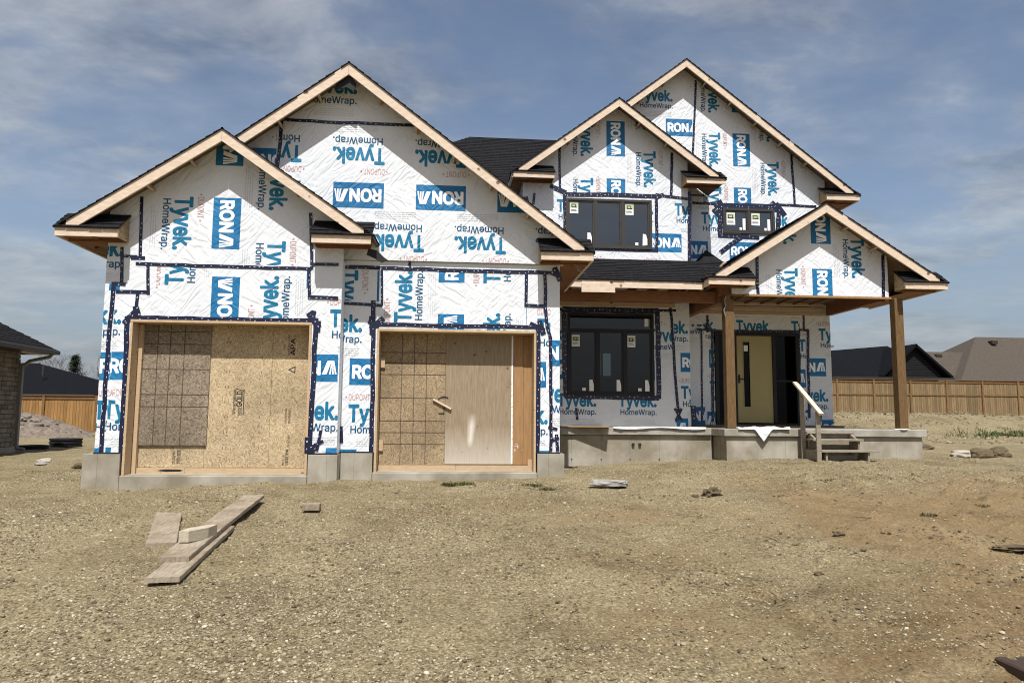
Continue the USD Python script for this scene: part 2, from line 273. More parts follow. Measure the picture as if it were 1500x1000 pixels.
# plywood with a pale smear and bleached lower part: stains that belong to the sheet
PLY = usdkit.material(stage, '/World/Looks/stained_plywood', {
    'g': ('geometry', {}), 'mp': ('mapping', {'scale': (7, 1, .7)}), 'n': ('noise_texture', {'scale': 5.0, 'detail': 6.0, 'roughness': 0.6, 'distortion': 0.6}),
    'r': ('rgb_ramp', {'ramp': [(0.3, (0.205, 0.155, 0.10)), (0.7, (0.305, 0.24, 0.162))]}),
    'kv': ('voronoi_texture', {'scale': 4.2}), 'kr': ('rgb_ramp', {'ramp': [(0.06, (0.45, 0.38, 0.3)), (0.12, (1, 1, 1))]}), 'km': ('mix_color', {'blend_type': 'multiply', 'fac': 1.0}),
    's': ('separate_xyz', {}), 'low': ('map_range', {'from_min': 0.85, 'from_max': 0.25, 'to_min': 0.0, 'to_max': 0.42, 'clamp': True}),
    'cx': ('math', {'math_type': 'multiply_add', 'value2': -0.075, 'value3': -0.293}), 'dx': ('math', {'math_type': 'add'}), 'adx': ('math', {'math_type': 'absolute'}),
    'w': ('map_range', {'from_min': 0.0, 'from_max': 0.085, 'to_min': 0.9, 'to_max': 0.0, 'clamp': True}),
    'dz': ('math', {'math_type': 'subtract', 'value2': 0.72}), 'adz': ('math', {'math_type': 'absolute'}), 'wz': ('map_range', {'from_min': 0.12, 'from_max': 0.34, 'to_min': 0.95, 'to_max': 0.0, 'clamp': True}),
    'sm': ('math', {'math_type': 'multiply'}), 'mx': ('math', {'math_type': 'maximum'}), 'mix': ('mix_color', {'b': (0.66, 0.62, 0.55)}), 'p': ('principled_bsdf', {'roughness': 0.75, 'specular_ior_level': 0.2})},
    [('g.position', 'mp.vector'), ('mp.vector', 'n.vector'), ('n.fac', 'r.fac'), ('g.position', 'kv.vector'), ('kv.distance', 'kr.fac'), ('r.color', 'km.a'), ('kr.color', 'km.b'), ('g.position', 's.vector'),
     ('s.z', 'low.value'), ('s.z', 'cx.value1'), ('s.x', 'dx.value1'), ('cx.value', 'dx.value2'), ('dx.value', 'adx.value1'), ('adx.value', 'w.value'), ('s.z', 'dz.value1'), ('dz.value', 'adz.value1'), ('adz.value', 'wz.value'),
     ('w.result', 'sm.value1'), ('wz.result', 'sm.value2'), ('sm.value', 'mx.value1'), ('low.result', 'mx.value2'), ('mx.value', 'mix.fac'), ('km.result', 'mix.a'), ('mix.result', 'p.base_color')], surface='p.BSDF')

def pane_mat(name, tint, gloss):
    return usdkit.material(stage, '/World/Looks/' + name, {'t': ('transparent_bsdf', {'color': tint}), 'gl': ('glossy_bsdf', {'color': (1, 1, 1), 'roughness': 0.01}), 'fr': ('fresnel', {'IOR': gloss}), 'm': ('mix_closure', {})},
                           [('fr.fac', 'm.fac'), ('t.BSDF', 'm.closure1'), ('gl.BSDF', 'm.closure2')], surface='m.closure')
GLASS = pane_mat('window_glass', (0.30, 0.34, 0.34), 1.5)
GLASS_UP = pane_mat('upper_window_glass', (0.25, 0.29, 0.30), 2.05)
GLASS_DARK = pane_mat('dark_door_glass', (0.15, 0.165, 0.165), 1.25)

# ------------------------------------------------------------------ ground materials and ground sheet
GROUND = usdkit.material(stage, '/World/Looks/gravelly_soil', {
    'g': ('geometry', {}), 'f': ('noise_texture', {'scale': 42.0, 'detail': 5.0, 'roughness': 0.75}), 'fr': ('rgb_ramp', {'ramp': [(0.31, (0.038, 0.028, 0.015)), (0.42, (0.150, 0.122, 0.070)), (0.56, (0.238, 0.200, 0.122)), (0.74, (0.43, 0.37, 0.25))]}),
    'v': ('voronoi_texture', {'scale': 60.0, 'randomness': 1.0}), 'vb': ('rgb_to_bw', {}), 'vr': ('rgb_ramp', {'ramp': [(0.0, (0.62, 0.60, 0.55)), (0.5, (0.98, 0.97, 0.95)), (1.0, (1.38, 1.38, 1.36))]}), 'm1': ('mix_color', {'blend_type': 'multiply', 'fac': 1.0, 'use_clamp': False}),
    'd': ('noise_texture', {'scale': 42.0, 'detail': 5.0, 'roughness': 0.7}), 'dr': ('rgb_ramp', {'ramp': [(0.3, (0.10, 0.068, 0.034)), (0.55, (0.205, 0.148, 0.078)), (0.75, (0.30, 0.225, 0.13))]}),
    's': ('separate_xyz', {}), 'big': ('noise_texture', {'scale': 0.33, 'detail': 6.0, 'roughness': 0.6, 'distortion': 0.8}), 'mx': ('map_range', {'from_min': -3.5, 'from_max': 5.0, 'to_min': -0.17, 'to_max': 0.16, 'clamp': True}), 'my': ('map_range', {'from_min': -2.6, 'from_max': 0.0, 'to_min': 0.0, 'to_max': -0.30, 'clamp': True}), 'ad2': ('math', {'math_type': 'add'}),
    'ad': ('math', {'math_type': 'add'}), 'br': ('rgb_ramp', {'ramp': [(0.47, (0, 0, 0)), (0.66, (1, 1, 1))]}), 'mix': ('mix_color', {}),
    'p2': ('noise_texture', {'scale': 0.75, 'detail': 8.0, 'roughness': 0.72, 'distortion': 0.6}), 'pr': ('rgb_ramp', {'ramp': [(0.33, (0.66, 0.62, 0.56)), (0.46, (0.95, 0.94, 0.92)), (0.58, (1.12, 1.12, 1.12)), (0.70, (1.30, 1.31, 1.34))]}), 'm2': ('mix_color', {'blend_type': 'multiply', 'fac': 1.0, 'use_clamp': False}),
    'h': ('noise_texture', {'scale': 75.0, 'detail': 4.0, 'roughness': 0.7}), 'h2': ('noise_texture', {'scale': 9.0, 'detail': 5.0, 'roughness': 0.65}), 'hm': ('math', {'math_type': 'multiply_add', 'value2': 2.2}), 'b': ('bump', {'strength': 0.9, 'distance': 0.016}),
    'p': ('principled_bsdf', {'roughness': 0.95, 'specular_ior_level': 0.15})},
    [('g.position', n + '.vector') for n in ('f', 'v', 'd', 's', 'big', 'p2', 'h', 'h2')] + [('f.fac', 'fr.fac'), ('v.color', 'vb.color'), ('vb.val', 'vr.fac'), ('fr.color', 'm1.a'), ('vr.color', 'm1.b'), ('d.fac', 'dr.fac'), ('s.x', 'mx.value'), ('big.fac', 'ad.value1'), ('mx.result', 'ad.value2'),
     ('s.y', 'my.value'), ('ad.value', 'ad2.value1'), ('my.result', 'ad2.value2'), ('ad2.value', 'br.fac'), ('br.color', 'mix.fac'), ('m1.result', 'mix.a'), ('dr.color', 'mix.b'), ('p2.fac', 'pr.fac'), ('mix.result', 'm2.a'), ('pr.color', 'm2.b'), ('m2.result', 'p.base_color'),
     ('h2.fac', 'hm.value1'), ('h.fac', 'hm.value3'), ('hm.value', 'b.height'), ('b.normal', 'p.normal')], surface='p.BSDF')

GP = np.array([(-5.5,-.1,-.15),(-4,-.1,-.1),(-2.2,-.1,-.05),(-1,.2,-.03),(1.9,.2,.03),(2.2,3.1,-.02),(4,3.1,.08),(5.4,3.1,.15),(5.45,2.45,.16),(7.5,2.4,.2),(9.7,2.4,.19),
  (0,-11.6,-.65),(-5,-11.6,-.66),(5,-11.6,-.6),(-8,-6,-.42),(0,-6,-.37),(6,-6,-.3),(11,-6,-.22),(-9,0,-.13),(-11,8,0),(-7,6,-.03),(-18,25,.08),(-15,12,.05),(-14,-8,-.5),(12,3,.22),(16,10,.32),(12,12,.3),(24,16,.38),(20,-4,.05),(0,20,.1),(0,-30,-1),(40,10,.4),(-40,20,.1),(-30,-10,-.4),(40,-20,-.1)])
_rbf = RBFInterpolator(GP[:, :2], GP[:, 2], kernel='thin_plate_spline', smoothing=.02)
def sstep(a, b, x):
    t = np.clip((x - a) / (b - a), 0, 1); return t * t * (3 - 2 * t)
def ground(x, y):
    x, y = np.broadcast_arrays(np.asarray(x, float), np.asarray(y, float))
    r = np.hypot(x - 0, y - 2)
    z = _rbf(np.stack([x.ravel(), y.ravel()], 1)).reshape(x.shape)
    far = sstep(26, 40, r)
    z = z * (1 - far) + far * .1
    z = z + (.86 * sstep(13.5, 19.5, y + .6 * np.sin(x * .7)) + .2 * sstep(19.5, 31, y)) * sstep(9.5, 14, x)
    return z

def relief(x, y):
    """Small hollows, ruts and clods of the worked ground."""
    p = np.stack([x, y, np.zeros_like(x)], -1)
    near = 1 - sstep(14, 24, np.hypot(x, y + 3))
    z = .085 * (meshkit.fbm(p * .9, 4, 3) - .5) + .065 * (meshkit.fbm(p * 3.1, 3, 9) - .5) + .032 * (meshkit.fbm(p * 9.0, 2, 21) - .5)
    rough = sstep(1.0, 4.5, x + 1.6 * np.sin(y * .6)) * (1 - sstep(-.5, 1.0, y))
    t = meshkit.fbm(np.stack([x * 1.9 + y * .9, y * 1.6 - x * .9, 0 * x], -1) * 2.0, 3, 33)
    z = z + rough * .13 * np.clip(t - .56, 0, 1) * 2
    track = np.exp(-((x - 4.6 - .30 * (y + 8)) / .28) ** 2) + np.exp(-((x - 6.4 - .33 * (y + 8)) / .28) ** 2)
    z = z - .038 * track * (1 - sstep(-1.2, .2, y)) * (.7 + .3 * np.sin(y * 14 + x * 4))
    return z * near + .12 * (1 - near) * (meshkit.fbm(p * .35, 3, 5) - .5) + (1 - near) * sstep(9, 13, x) * (.34 * (meshkit.fbm(p * 1.5, 4, 15) - .5) + .30 * sstep(12.5, 14.5, y) * (1 - sstep(20, 24, y)) * (meshkit.fbm(p * np.array([2.6, 1.6, 1]), 4, 19) - .5)) * (1 - sstep(40, 60, np.hypot(x, y)))
def soil(x, y):
    x, y = np.broadcast_arrays(np.asarray(x, float), np.asarray(y, float))
    return ground(x, y) + relief(x, y)
def axis(a, b, step, far):
    fine = np.arange(a, b + 1e-6, step); out = [b]; s = step
    while out[-1] < far: s *= 1.05; out.append(out[-1] + s)
    lo = [a]; s = step
    while lo[-1] > -far: s *= 1.05; lo.append(lo[-1] - s)
    return np.concatenate([lo[1:][::-1], fine, out[1:]])
gx, gy = axis(-8, 11, .055, 900), axis(-8.6, 3.2, .055, 900)
GX, GY = np.meshgrid(gx, gy, indexing='xy')
gz = soil(GX, GY)
def grid_mesh(X, Y, Z):
    n, m = X.shape; i = np.arange(n * m).reshape(n, m)
    q = np.stack([i[:-1, :-1], i[:-1, 1:], i[1:, 1:], i[1:, :-1]], -1).reshape(-1, 4)
    return trimesh.Trimesh(np.stack([X, Y, Z], -1).reshape(-1, 3), np.vstack([q[:, [0, 1, 2]], q[:, [0, 2, 3]]]), process=False)
obj('ground', grid_mesh(GX, GY, gz), GROUND, smooth=True, kind='structure')

# gravel lying on the ground: real stones, thicker on the left, sparse on the bare soil to the right
STONE = usdkit.material(stage, '/World/Looks/mixed_gravel_stone', {'oi': ('object_info', {}), 'r': ('rgb_ramp', {'ramp': [(0.0, (0.085, 0.064, 0.037)), (0.3, (0.17, 0.138, 0.083)), (0.65, (0.26, 0.218, 0.138)), (0.93, (0.38, 0.335, 0.23)), (1.0, (0.50, 0.455, 0.35))]}),
    'g': ('geometry', {}), 'n': ('noise_texture', {'scale': 60.0, 'detail': 3.0}), 'nr': ('rgb_ramp', {'ramp': [(0.3, (0.8, 0.8, 0.8)), (0.7, (1.1, 1.1, 1.1))]}), 'm': ('mix_color', {'blend_type': 'multiply', 'fac': 1.0, 'use_clamp': False}), 'p': ('principled_bsdf', {'roughness': 0.9, 'specular_ior_level': 0.2})},
    [('oi.random', 'r.fac'), ('g.position', 'n.vector'), ('n.fac', 'nr.fac'), ('r.color', 'm.a'), ('nr.color', 'm.b'), ('m.result', 'p.base_color')], surface='p.BSDF')
rg = np.random.default_rng(12)
N = 260000
yy = -8.4 + 11.2 * rg.random(N) ** 1.35
half = (yy + 11.6) * .78 + .6
xx = (yy + 11.6) * .085 + (rg.random(N) * 2 - 1) * half
gravelly = np.clip(1.05 - sstep(-1.5, 4.5, xx + 1.5 * (meshkit.fbm(np.stack([xx * .5, yy * .5, 0 * xx], -1), 3, 8) - .5) * 2) * .84, 0, 1)
gravelly = np.maximum(gravelly, .62 * sstep(-3.0, -1.0, yy))
patch = np.clip(.25 + 2.6 * (meshkit.fbm(np.stack([xx * .9, yy * .9, 0 * xx], -1), 4, 77) - .33), .08, 1)
keep = (rg.random(N) < gravelly * patch) & ~((yy > -.1) & (xx > -5.5) & (xx < 1.85)) & ~((yy > 2.4) & (xx > 5.4) & (xx < 9.8)) & ~((xx > 1.7) & (yy > 3.2))
xx, yy = xx[keep], yy[keep]; n = len(xx)
sz = np.clip(np.exp(rg.normal(math.log(.0056), .42, n)), .003, .024)
zz = soil(xx, yy) + sz * .25
path = '/World/gravel'
pi = UsdGeom.PointInstancer.Define(stage, path)
for k in range(4):
    m = lump((0, 0, 0), (1, .85, .62), 60 + k, 1, .55, 1.3)
    usdkit.mesh(stage, path + '/stone_%03d' % k, m, STONE, smooth=False)
pi.CreatePrototypesRel().SetTargets([Sdf.Path(path + '/stone_%03d' % k) for k in range(4)])
pi.CreateProtoIndicesAttr(Vt.IntArray.FromNumpy(rg.integers(0, 4, n).astype(np.int32)))
pi.CreatePositionsAttr(Vt.Vec3fArray.FromNumpy(np.stack([xx, yy, zz], 1).astype(np.float32)))
a = rg.random(n) * 2 * np.pi; tx = rg.normal(0, .25, n)
pi.CreateOrientationsAttr(Vt.QuathArray([Gf.Quath(float(math.cos(t / 2) * math.cos(u / 2)), Gf.Vec3h(float(math.sin(u / 2) * math.cos(t / 2)), float(math.sin(u / 2) * math.sin(t / 2)), float(math.sin(t / 2) * math.cos(u / 2)))) for t, u in zip(a, tx)]))
pi.CreateScalesAttr(Vt.Vec3fArray.FromNumpy(np.repeat(sz[:, None], 3, 1).astype(np.float32)))
tag(pi.GetPrim(), 'loose tan and pale gravel stones scattered over the front yard', 'gravel', kind='stuff')

# dark crumbs of soil, in streaks where the ground was turned over
cn = 30000
cy = -8.3 + 9.6 * rg.random(cn) ** 1.25; cx = (cy + 11.6) * .085 + (rg.random(cn) * 2 - 1) * ((cy + 11.6) * .78 + .4)
cm = meshkit.fbm(np.stack([cx * 1.5 + cy * .5, cy * 1.9, 0 * cx], -1), 4, 91)
ck_ = (cm > .615) & (cx + 1.4 * np.sin(cy) > -.5) | (cm > .70); ck_ &= ~((cy > -.1) & (cx > -5.6) & (cx < 1.9))
cx, cy = cx[ck_], cy[ck_]; cn = len(cx); cs = np.clip(np.exp(rg.normal(math.log(.0068), .5, cn)), .003, .028)
CRUMB = mat('dark_soil_crumb', (0.08, 0.062, 0.037), (0.17, 0.135, 0.084), 14, rough=.95)
pc = UsdGeom.PointInstancer.Define(stage, '/World/soil_crumbs')
for k in range(3): usdkit.mesh(stage, '/World/soil_crumbs/crumb_%03d' % k, lump((0, 0, 0), (1, .8, .6), 90 + k, 1, .7, 1.8), CRUMB, smooth=False)
pc.CreatePrototypesRel().SetTargets([Sdf.Path('/World/soil_crumbs/crumb_%03d' % k) for k in range(3)])
pc.CreateProtoIndicesAttr(Vt.IntArray.FromNumpy(rg.integers(0, 3, cn).astype(np.int32)))
pc.CreatePositionsAttr(Vt.Vec3fArray.FromNumpy(np.stack([cx, cy, soil(cx, cy) + cs * .25], 1).astype(np.float32)))
pc.CreateOrientationsAttr(Vt.QuathArray([Gf.Quath(float(math.cos(t / 2)), Gf.Vec3h(0, 0, float(math.sin(t / 2)))) for t in rg.random(cn) * 6.283]))
pc.CreateScalesAttr(Vt.Vec3fArray.FromNumpy(np.repeat(cs[:, None], 3, 1).astype(np.float32)))
tag(pc.GetPrim(), 'dark crumbs of turned soil strewn in streaks over the yard', 'soil crumbs', kind='stuff')
bn = 15000
bx_, by_ = 11 + 22 * rg.random(bn), 8 + 16 * rg.random(bn) ** .9
kk = meshkit.fbm(np.stack([bx_ * .5, by_ * .6, 0 * bx_], -1), 3, 51) > .40 - .1 * sstep(13, 16, by_)
bx_, by_ = bx_[kk], by_[kk]; bn = len(bx_); bs = np.clip(np.exp(rg.normal(math.log(.019), .45, bn)), .008, .08)
pb = UsdGeom.PointInstancer.Define(stage, '/World/bank_stones')
for k in range(3): usdkit.mesh(stage, '/World/bank_stones/stone_%03d' % k, lump((0, 0, 0), (1, .85, .65), 80 + k, 1, .55, 1.3), STONE, smooth=False)
pb.CreatePrototypesRel().SetTargets([Sdf.Path('/World/bank_stones/stone_%03d' % k) for k in range(3)])
pb.CreateProtoIndicesAttr(Vt.IntArray.FromNumpy(rg.integers(0, 3, bn).astype(np.int32)))
pb.CreatePositionsAttr(Vt.Vec3fArray.FromNumpy(np.stack([bx_, by_, soil(bx_, by_) + bs * .2], 1).astype(np.float32)))
pb.CreateOrientationsAttr(Vt.QuathArray([Gf.Quath(float(math.cos(t / 2)), Gf.Vec3h(0, 0, float(math.sin(t / 2)))) for t in rg.random(bn) * 6.283]))
pb.CreateScalesAttr(Vt.Vec3fArray.FromNumpy(np.repeat(bs[:, None], 3, 1).astype(np.float32)))
tag(pb.GetPrim(), 'coarse pale stones strewn over the bank and ground right of the porch', 'stones', kind='stuff')


# ------------------------------------------------------------------ lettering as flat outlines
def letters(text, height, width=None, bold=0, condense=1.0):
    """Outline of a word in the plane: starts at (0, 0), capitals about height tall."""
    from PIL import Image, ImageDraw, ImageFont
    font = ImageFont.truetype(glob.glob('/opt/blender-*/*/datafiles/fonts/Inter.woff2')[0], 96)
    x0, y0, x1, y1 = font.getbbox(text, anchor='ls', stroke_width=bold)
    im = Image.new('L', (x1 - x0 + 8, y1 - y0 + 8))
    ImageDraw.Draw(im).text((4 - x0, 4 - y0), text, 255, font, anchor='ls', stroke_width=bold)
    on = np.pad(np.asarray(im) > 127, ((0, 0), (1, 1))).astype(np.int8)
    rows, starts = np.nonzero(np.diff(on, axis=1) == 1); ends = np.nonzero(np.diff(on, axis=1) == -1)[1]
    sh = union_all(sbox(starts, -rows - 1, ends, -rows)).buffer(0.6).buffer(-0.6).simplify(0.7)
    s = height / 70.0
    sh = affinity.affine_transform(sh, [s * condense, 0, 0, s, -4 * s * condense, (4 - y0) * s])
    if width:
        a, _, b, _ = sh.bounds
        sh = affinity.affine_transform(sh, [width / (b - a), 0, 0, 1, -a * width / (b - a), 0])
    return sh

def _rona():
    word = letters('RON', 0.20, 0.525, bold=5)
    h = word.bounds[3]
    leg = Polygon([(0.545, 0), (0.615, 0), (0.695, h), (0.625, h)])
    bars = [Polygon([(0.655 + k * .045, 0), (0.682 + k * .045, 0), (0.705 + k * .012, h), (0.690 + k * .012, h)]) for k in range(3)]
    return affinity.translate(union_all([word, leg] + bars), 0.04, -0.10)
def _fine():
    rng = random.Random(4); out = []
    for j, v in enumerate((0, -.035, -.07, -.105)):
        u = 0.0 if j else .12
        while u < .66:
            w = rng.uniform(.02, .07)
            out.append(sbox(u, v, min(u + w, .68), v + .008)); u += w + .012
    return union_all(out)
def _maker():
    w = affinity.translate(letters('DUPONT', 0.10, 0.34, bold=0, condense=.55), 0.0, -.05)
    tri = [Polygon([(-.06, 0), (-.03, .022), (-.03, -.022)]), Polygon([(.40, 0), (.37, .022), (.37, -.022)])]
    return union_all([w] + tri)
# one print block; (0, 0) is the middle of the blue panel's left edge, text runs along +u
BLOCK = [('logo_panel', sbox(0, -.215, .83, .215), INK_BLUE, 0.002), ('logo_lettering', _rona(), INK_WHITE, 0.004),
         ('maker_lettering', affinity.translate(_maker(), -.0, -.41), INK_RED, 0.003),
         ('brand_lettering', affinity.translate(letters('Tyvek.', 0.26, 0.86, bold=4), 0.0, -.80), INK_TEAL, 0.003),
         ('product_lettering', affinity.translate(letters('HomeWrap.', 0.115, 0.82, bold=2), 0.04, -.985), INK_NAVY, 0.003),
         ('fine_print', affinity.translate(_fine(), .14, -1.09), INK_GREY, 0.003)]
PERIOD, ROW = 1.36, 1.46

def print_sheet(part, y, region, anchor, rot, mute=()):
    """The repeating print of one sheet of house wrap, cut to the sheet's outline on the wall at depth y."""
    a = math.radians(rot); ca, sa = math.cos(a), math.sin(a)
    x0, z0, x1, z1 = region.bounds; R = math.hypot(x1 - x0, z1 - z0) + 3
    n = int(R / 1.3) + 2
    for row in range(-n, n + 1):
        for col in range(-n, n + 1):
            du, dv = col * PERIOD + (row % 2) * PERIOD / 2, row * ROW
            cx, cz = anchor[0] + ca * (du + .4) - sa * (dv - .4), anchor[1] + sa * (du + .4) + ca * (dv - .4)
            if not (x0 - 1 < cx < x1 + 1 and z0 - 1 < cz < z1 + 1): continue
            for name, sh, m, off in BLOCK:
                if name in mute: continue
                p = affinity.affine_transform(affinity.translate(sh, du, dv), [ca, -sa, sa, ca, anchor[0], anchor[1]])
                if not p.intersects(region): continue
                p = p.intersection(region)
                if p.area < 4e-4: continue
                me = flatpoly(p, y - off)
                if me is not None: obj(name, me, m, part)

# ------------------------------------------------------------------ seam tapes: wall, width, path on the wall (x, z)
TAPES = [
    ('A', 0.06, [(-4.943, 3.332), (-3.792, 3.317), (-2.249, 3.312)]),
    ('A', 0.055, [(-4.913, 4.408), (-4.885, 3.399)]),
    ('A', 0.06, [(-5.02, 3.417), (-4.804, 3.423)]),
    ('A', 0.055, [(-5.164, 3.587), (-5.137, 2.981)]),
    ('A', 0.05, [(-5.166, 3.446), (-4.919, 3.441)]),
    ('A', 0.06, [(-5.213, 2.882), (-4.722, 2.882)]),
    ('A', 0.055, [(-4.757, 3.315), (-4.731, 2.85)]),
    ('A', 0.055, [(-4.885, 2.857), (-4.895, 2.513)]),
    ('A', 0.07, [(-5.253, 3.032), (-5.274, 1.89), (-5.282, 0.422)]),
    ('A', 0.055, [(-5.241, 3.011), (-5.077, 2.993)]),
    ('A', 0.075, [(-5.026, 2.479), (-3.647, 2.478), (-2.166, 2.479)]),
    ('A', 0.085, [(-5.017, 2.5), (-4.996, 1.473), (-4.992, 0.403)]),
    ('A', 0.085, [(-2.147, 2.523), (-2.154, 1.505), (-2.178, 0.412)]),
    ('A', 0.1, [(-5.061, 2.382), (-4.889, 2.589)]),
    ('A', 0.1, [(-4.854, 2.514), (-4.904, 2.663)]),
    ('A', 0.1, [(-2.267, 2.608), (-2.088, 2.371)]),
    ('A', 0.09, [(-2.183, 2.642), (-2.219, 2.478)]),
    ('A', 0.08, [(-2.103, 2.48), (-2.107, 2.305)]),
    ('A', 0.055, [(-2.292, 4.225), (-2.238, 3.312)]),
    ('A', 0.055, [(-2.281, 3.311), (-2.253, 2.838)]),
    ('A', 0.06, [(-2.286, 2.859), (-1.805, 2.847)]),
    ('A', 0.055, [(-2.241, 3.39), (-1.823, 3.389)]),
    ('A', 0.05, [(-2.16, 0.496), (-1.965, 0.592)]),
    ('A', 0.05, [(-2.064, 0.444), (-2.012, 0.761)]),
    ('A', 0.1, [(-2.207, 0.654), (-2.198, 0.401)]),
    ('A', 0.08, [(-2.068, 0.549), (-2.147, 0.422)]),
    ('B', 0.07, [(-1.692, 3.421), (-0.035, 3.405), (1.787, 3.403)]),
    ('B', 0.05, [(-0.715, 3.561), (-0.711, 3.4)]),
    ('B', 0.05, [(-1.169, 3.388), (-1.154, 2.785)]),
    ('B', 0.055, [(-1.817, 2.817), (-1.143, 2.786)]),
    ('B', 0.08, [(-1.289, 2.873), (-1.264, 1.529), (-1.255, 0.411)]),
    ('B', 0.07, [(-1.3, 2.478), (-0.02, 2.478), (1.466, 2.482)]),
    ('B', 0.1, [(-1.32, 2.399), (-1.115, 2.583)]),
    ('B', 0.09, [(-1.357, 2.533), (-1.178, 2.446)]),
    ('B', 0.08, [(-1.315, 2.613), (-1.296, 2.309)]),
    ('B', 0.06, [(1.232, 3.39), (1.224, 2.834)]),
    ('B', 0.06, [(1.201, 2.845), (1.557, 2.829)]),
    ('B', 0.06, [(1.544, 3.374), (1.557, 2.817), (1.581, 2.496), (1.638, 2.302), (1.651, 1.562), (1.654, 0.442)]),
    ('B', 0.085, [(1.431, 2.516), (1.436, 1.447), (1.428, 0.42)]),
    ('B', 0.09, [(1.294, 2.536), (1.535, 2.426)]),
    ('B', 0.09, [(1.454, 2.585), (1.524, 2.357)]),
    ('B', 0.06, [(1.665, 0.609), (1.778, 0.665)]),
    ('B', 0.06, [(1.744, 0.71), (1.767, 0.443)]),
    ('B', 0.05, [(1.608, 0.832), (1.755, 0.799)]),
    ('B', 0.1, [(-1.765, 0.822), (-1.757, 0.561)]),
    ('B', 0.06, [(-1.836, 3.418), (-1.603, 3.412)]),
    ('B', 0.1, [(1.659, 3.412), (1.81, 3.357)]),
    ('B', 0.1, [(1.706, 3.495), (1.81, 3.264)]),
    ('G', 0.06, [(-2.886, 5.867), (-1.893, 5.851), (-0.648, 5.856)]),
    ('G', 0.065, [(-2.865, 5.891), (-2.881, 5.457), (-2.907, 5.026)]),
    ('D', 0.06, [(2.386, 7.145), (2.387, 6.137)]),
    ('D', 0.11, [(2.168, 6.193), (2.527, 6.047)]),
    ('D', 0.11, [(2.48, 5.998), (3.484, 6.032), (4.674, 6.024)]),
    ('D', 0.1, [(2.262, 6.133), (2.48, 6.045)]),
    ('D', 0.085, [(2.496, 6.014), (2.511, 4.77)]),
    ('D', 0.08, [(4.61, 6.022), (4.609, 4.764)]),
    ('D', 0.08, [(2.511, 4.77), (4.641, 4.765)]),
    ('D', 0.07, [(4.994, 7.07), (4.962, 6.049)]),
    ('D', 0.07, [(4.595, 6.069), (5.394, 5.983)]),
    ('D', 0.09, [(5.397, 6.161), (5.367, 4.516)]),
    ('D', 0.1, [(4.594, 5.989), (4.786, 6.076)]),
    ('D', 0.06, [(1.812, 6.007), (1.782, 5.737)]),
    ('D', 0.1, [(1.611, 5.921), (1.674, 5.671)]),
    ('E', 0.06, [(5.876, 9.239), (5.825, 8.331), (5.772, 7.363)]),
    ('E', 0.07, [(5.733, 6.153), (6.444, 6.143)]),
    ('E', 0.07, [(7.882, 6.173), (8.851, 6.153)]),
    ('E', 0.065, [(8.253, 7.459), (8.296, 6.135)]),
    ('E', 0.21, [(6.374, 6.073), (7.949, 6.09)]),
    ('E', 0.13, [(6.427, 6.142), (6.409, 5.349)]),
    ('E', 0.12, [(7.899, 6.139), (7.841, 5.407)]),
    ('E', 0.11, [(6.359, 5.364), (7.377, 5.343)]),
    ('E', 0.16, [(6.273, 6.087), (6.479, 6.195)]),
    ('E', 0.14, [(7.815, 6.205), (8.046, 5.905)]),
    ('E', 0.14, [(6.254, 6.018), (6.437, 5.821)]),
    ('E', 0.12, [(7.712, 6.236), (7.829, 6.12)]),
    ('E', 0.12, [(6.4, 4.947), (6.796, 5.243), (7.177, 5.506)]),
    ('E', 0.07, [(5.75, 3.509), (7.291, 3.507), (8.907, 3.505)]),
    ('E', 0.07, [(5.753, 3.64), (8.912, 3.638)]),
    ('E', 0.06, [(6.048, 3.417), (6.041, 3.09)]),
    ('E', 0.12, [(5.994, 3.22), (6.073, 3.025)]),
    ('E', 0.05, [(5.775, 3.085), (6.207, 3.076)]),
    ('E', 0.05, [(5.891, 3.087), (5.883, 1.825), (5.865, 0.915)]),
    ('E', 0.07, [(6.157, 3.059), (6.127, 0.916)]),
    ('E', 0.08, [(6.157, 3.043), (8.293, 3.063)]),
    ('E', 0.06, [(8.294, 3.096), (8.253, 0.931)]),
    ('E', 0.05, [(8.426, 3.463), (8.414, 3.099)]),
    ('E', 0.055, [(8.295, 3.113), (8.55, 3.101)]),
    ('E', 0.07, [(8.517, 3.133), (8.488, 1.855), (8.475, 1.013)]),
    ('E', 0.08, [(8.768, 1.209), (8.741, 0.934)]),
    ('P', 0.075, [(6.25, 4.383), (6.248, 3.526)]),
    ('P', 0.075, [(8.979, 4.426), (8.952, 3.528)]),
    ('W', 0.06, [(2.373, 3.573), (3.702, 3.585), (5.192, 3.601)]),
    ('W', 0.06, [(2.389, 3.374), (5.031, 3.395)]),
    ('W', 0.06, [(3.609, 3.583), (3.607, 3.382)]),
    ('W', 0.07, [(4.892, 3.579), (4.933, 3.16), (4.968, 2.39), (5.017, 1.55), (5.053, 0.945)]),
    ('W', 0.15, [(2.45, 3.375), (4.638, 3.372)]),
    ('W', 0.13, [(2.481, 3.36), (2.526, 1.435)]),
    ('W', 0.12, [(4.606, 3.387), (4.611, 1.41)]),
    ('W', 0.12, [(2.496, 1.45), (4.611, 1.425)]),
    ('W', 0.06, [(2.754, 1.198), (2.783, 0.929)]),
    ('W', 0.06, [(4.964, 1.201), (5.131, 0.931)]),
    ('W', 0.07, [(5.12, 1.203), (4.991, 0.93)]),
    ('W', 0.13, [(5.386, 1.265), (5.41, 0.918)]),
]

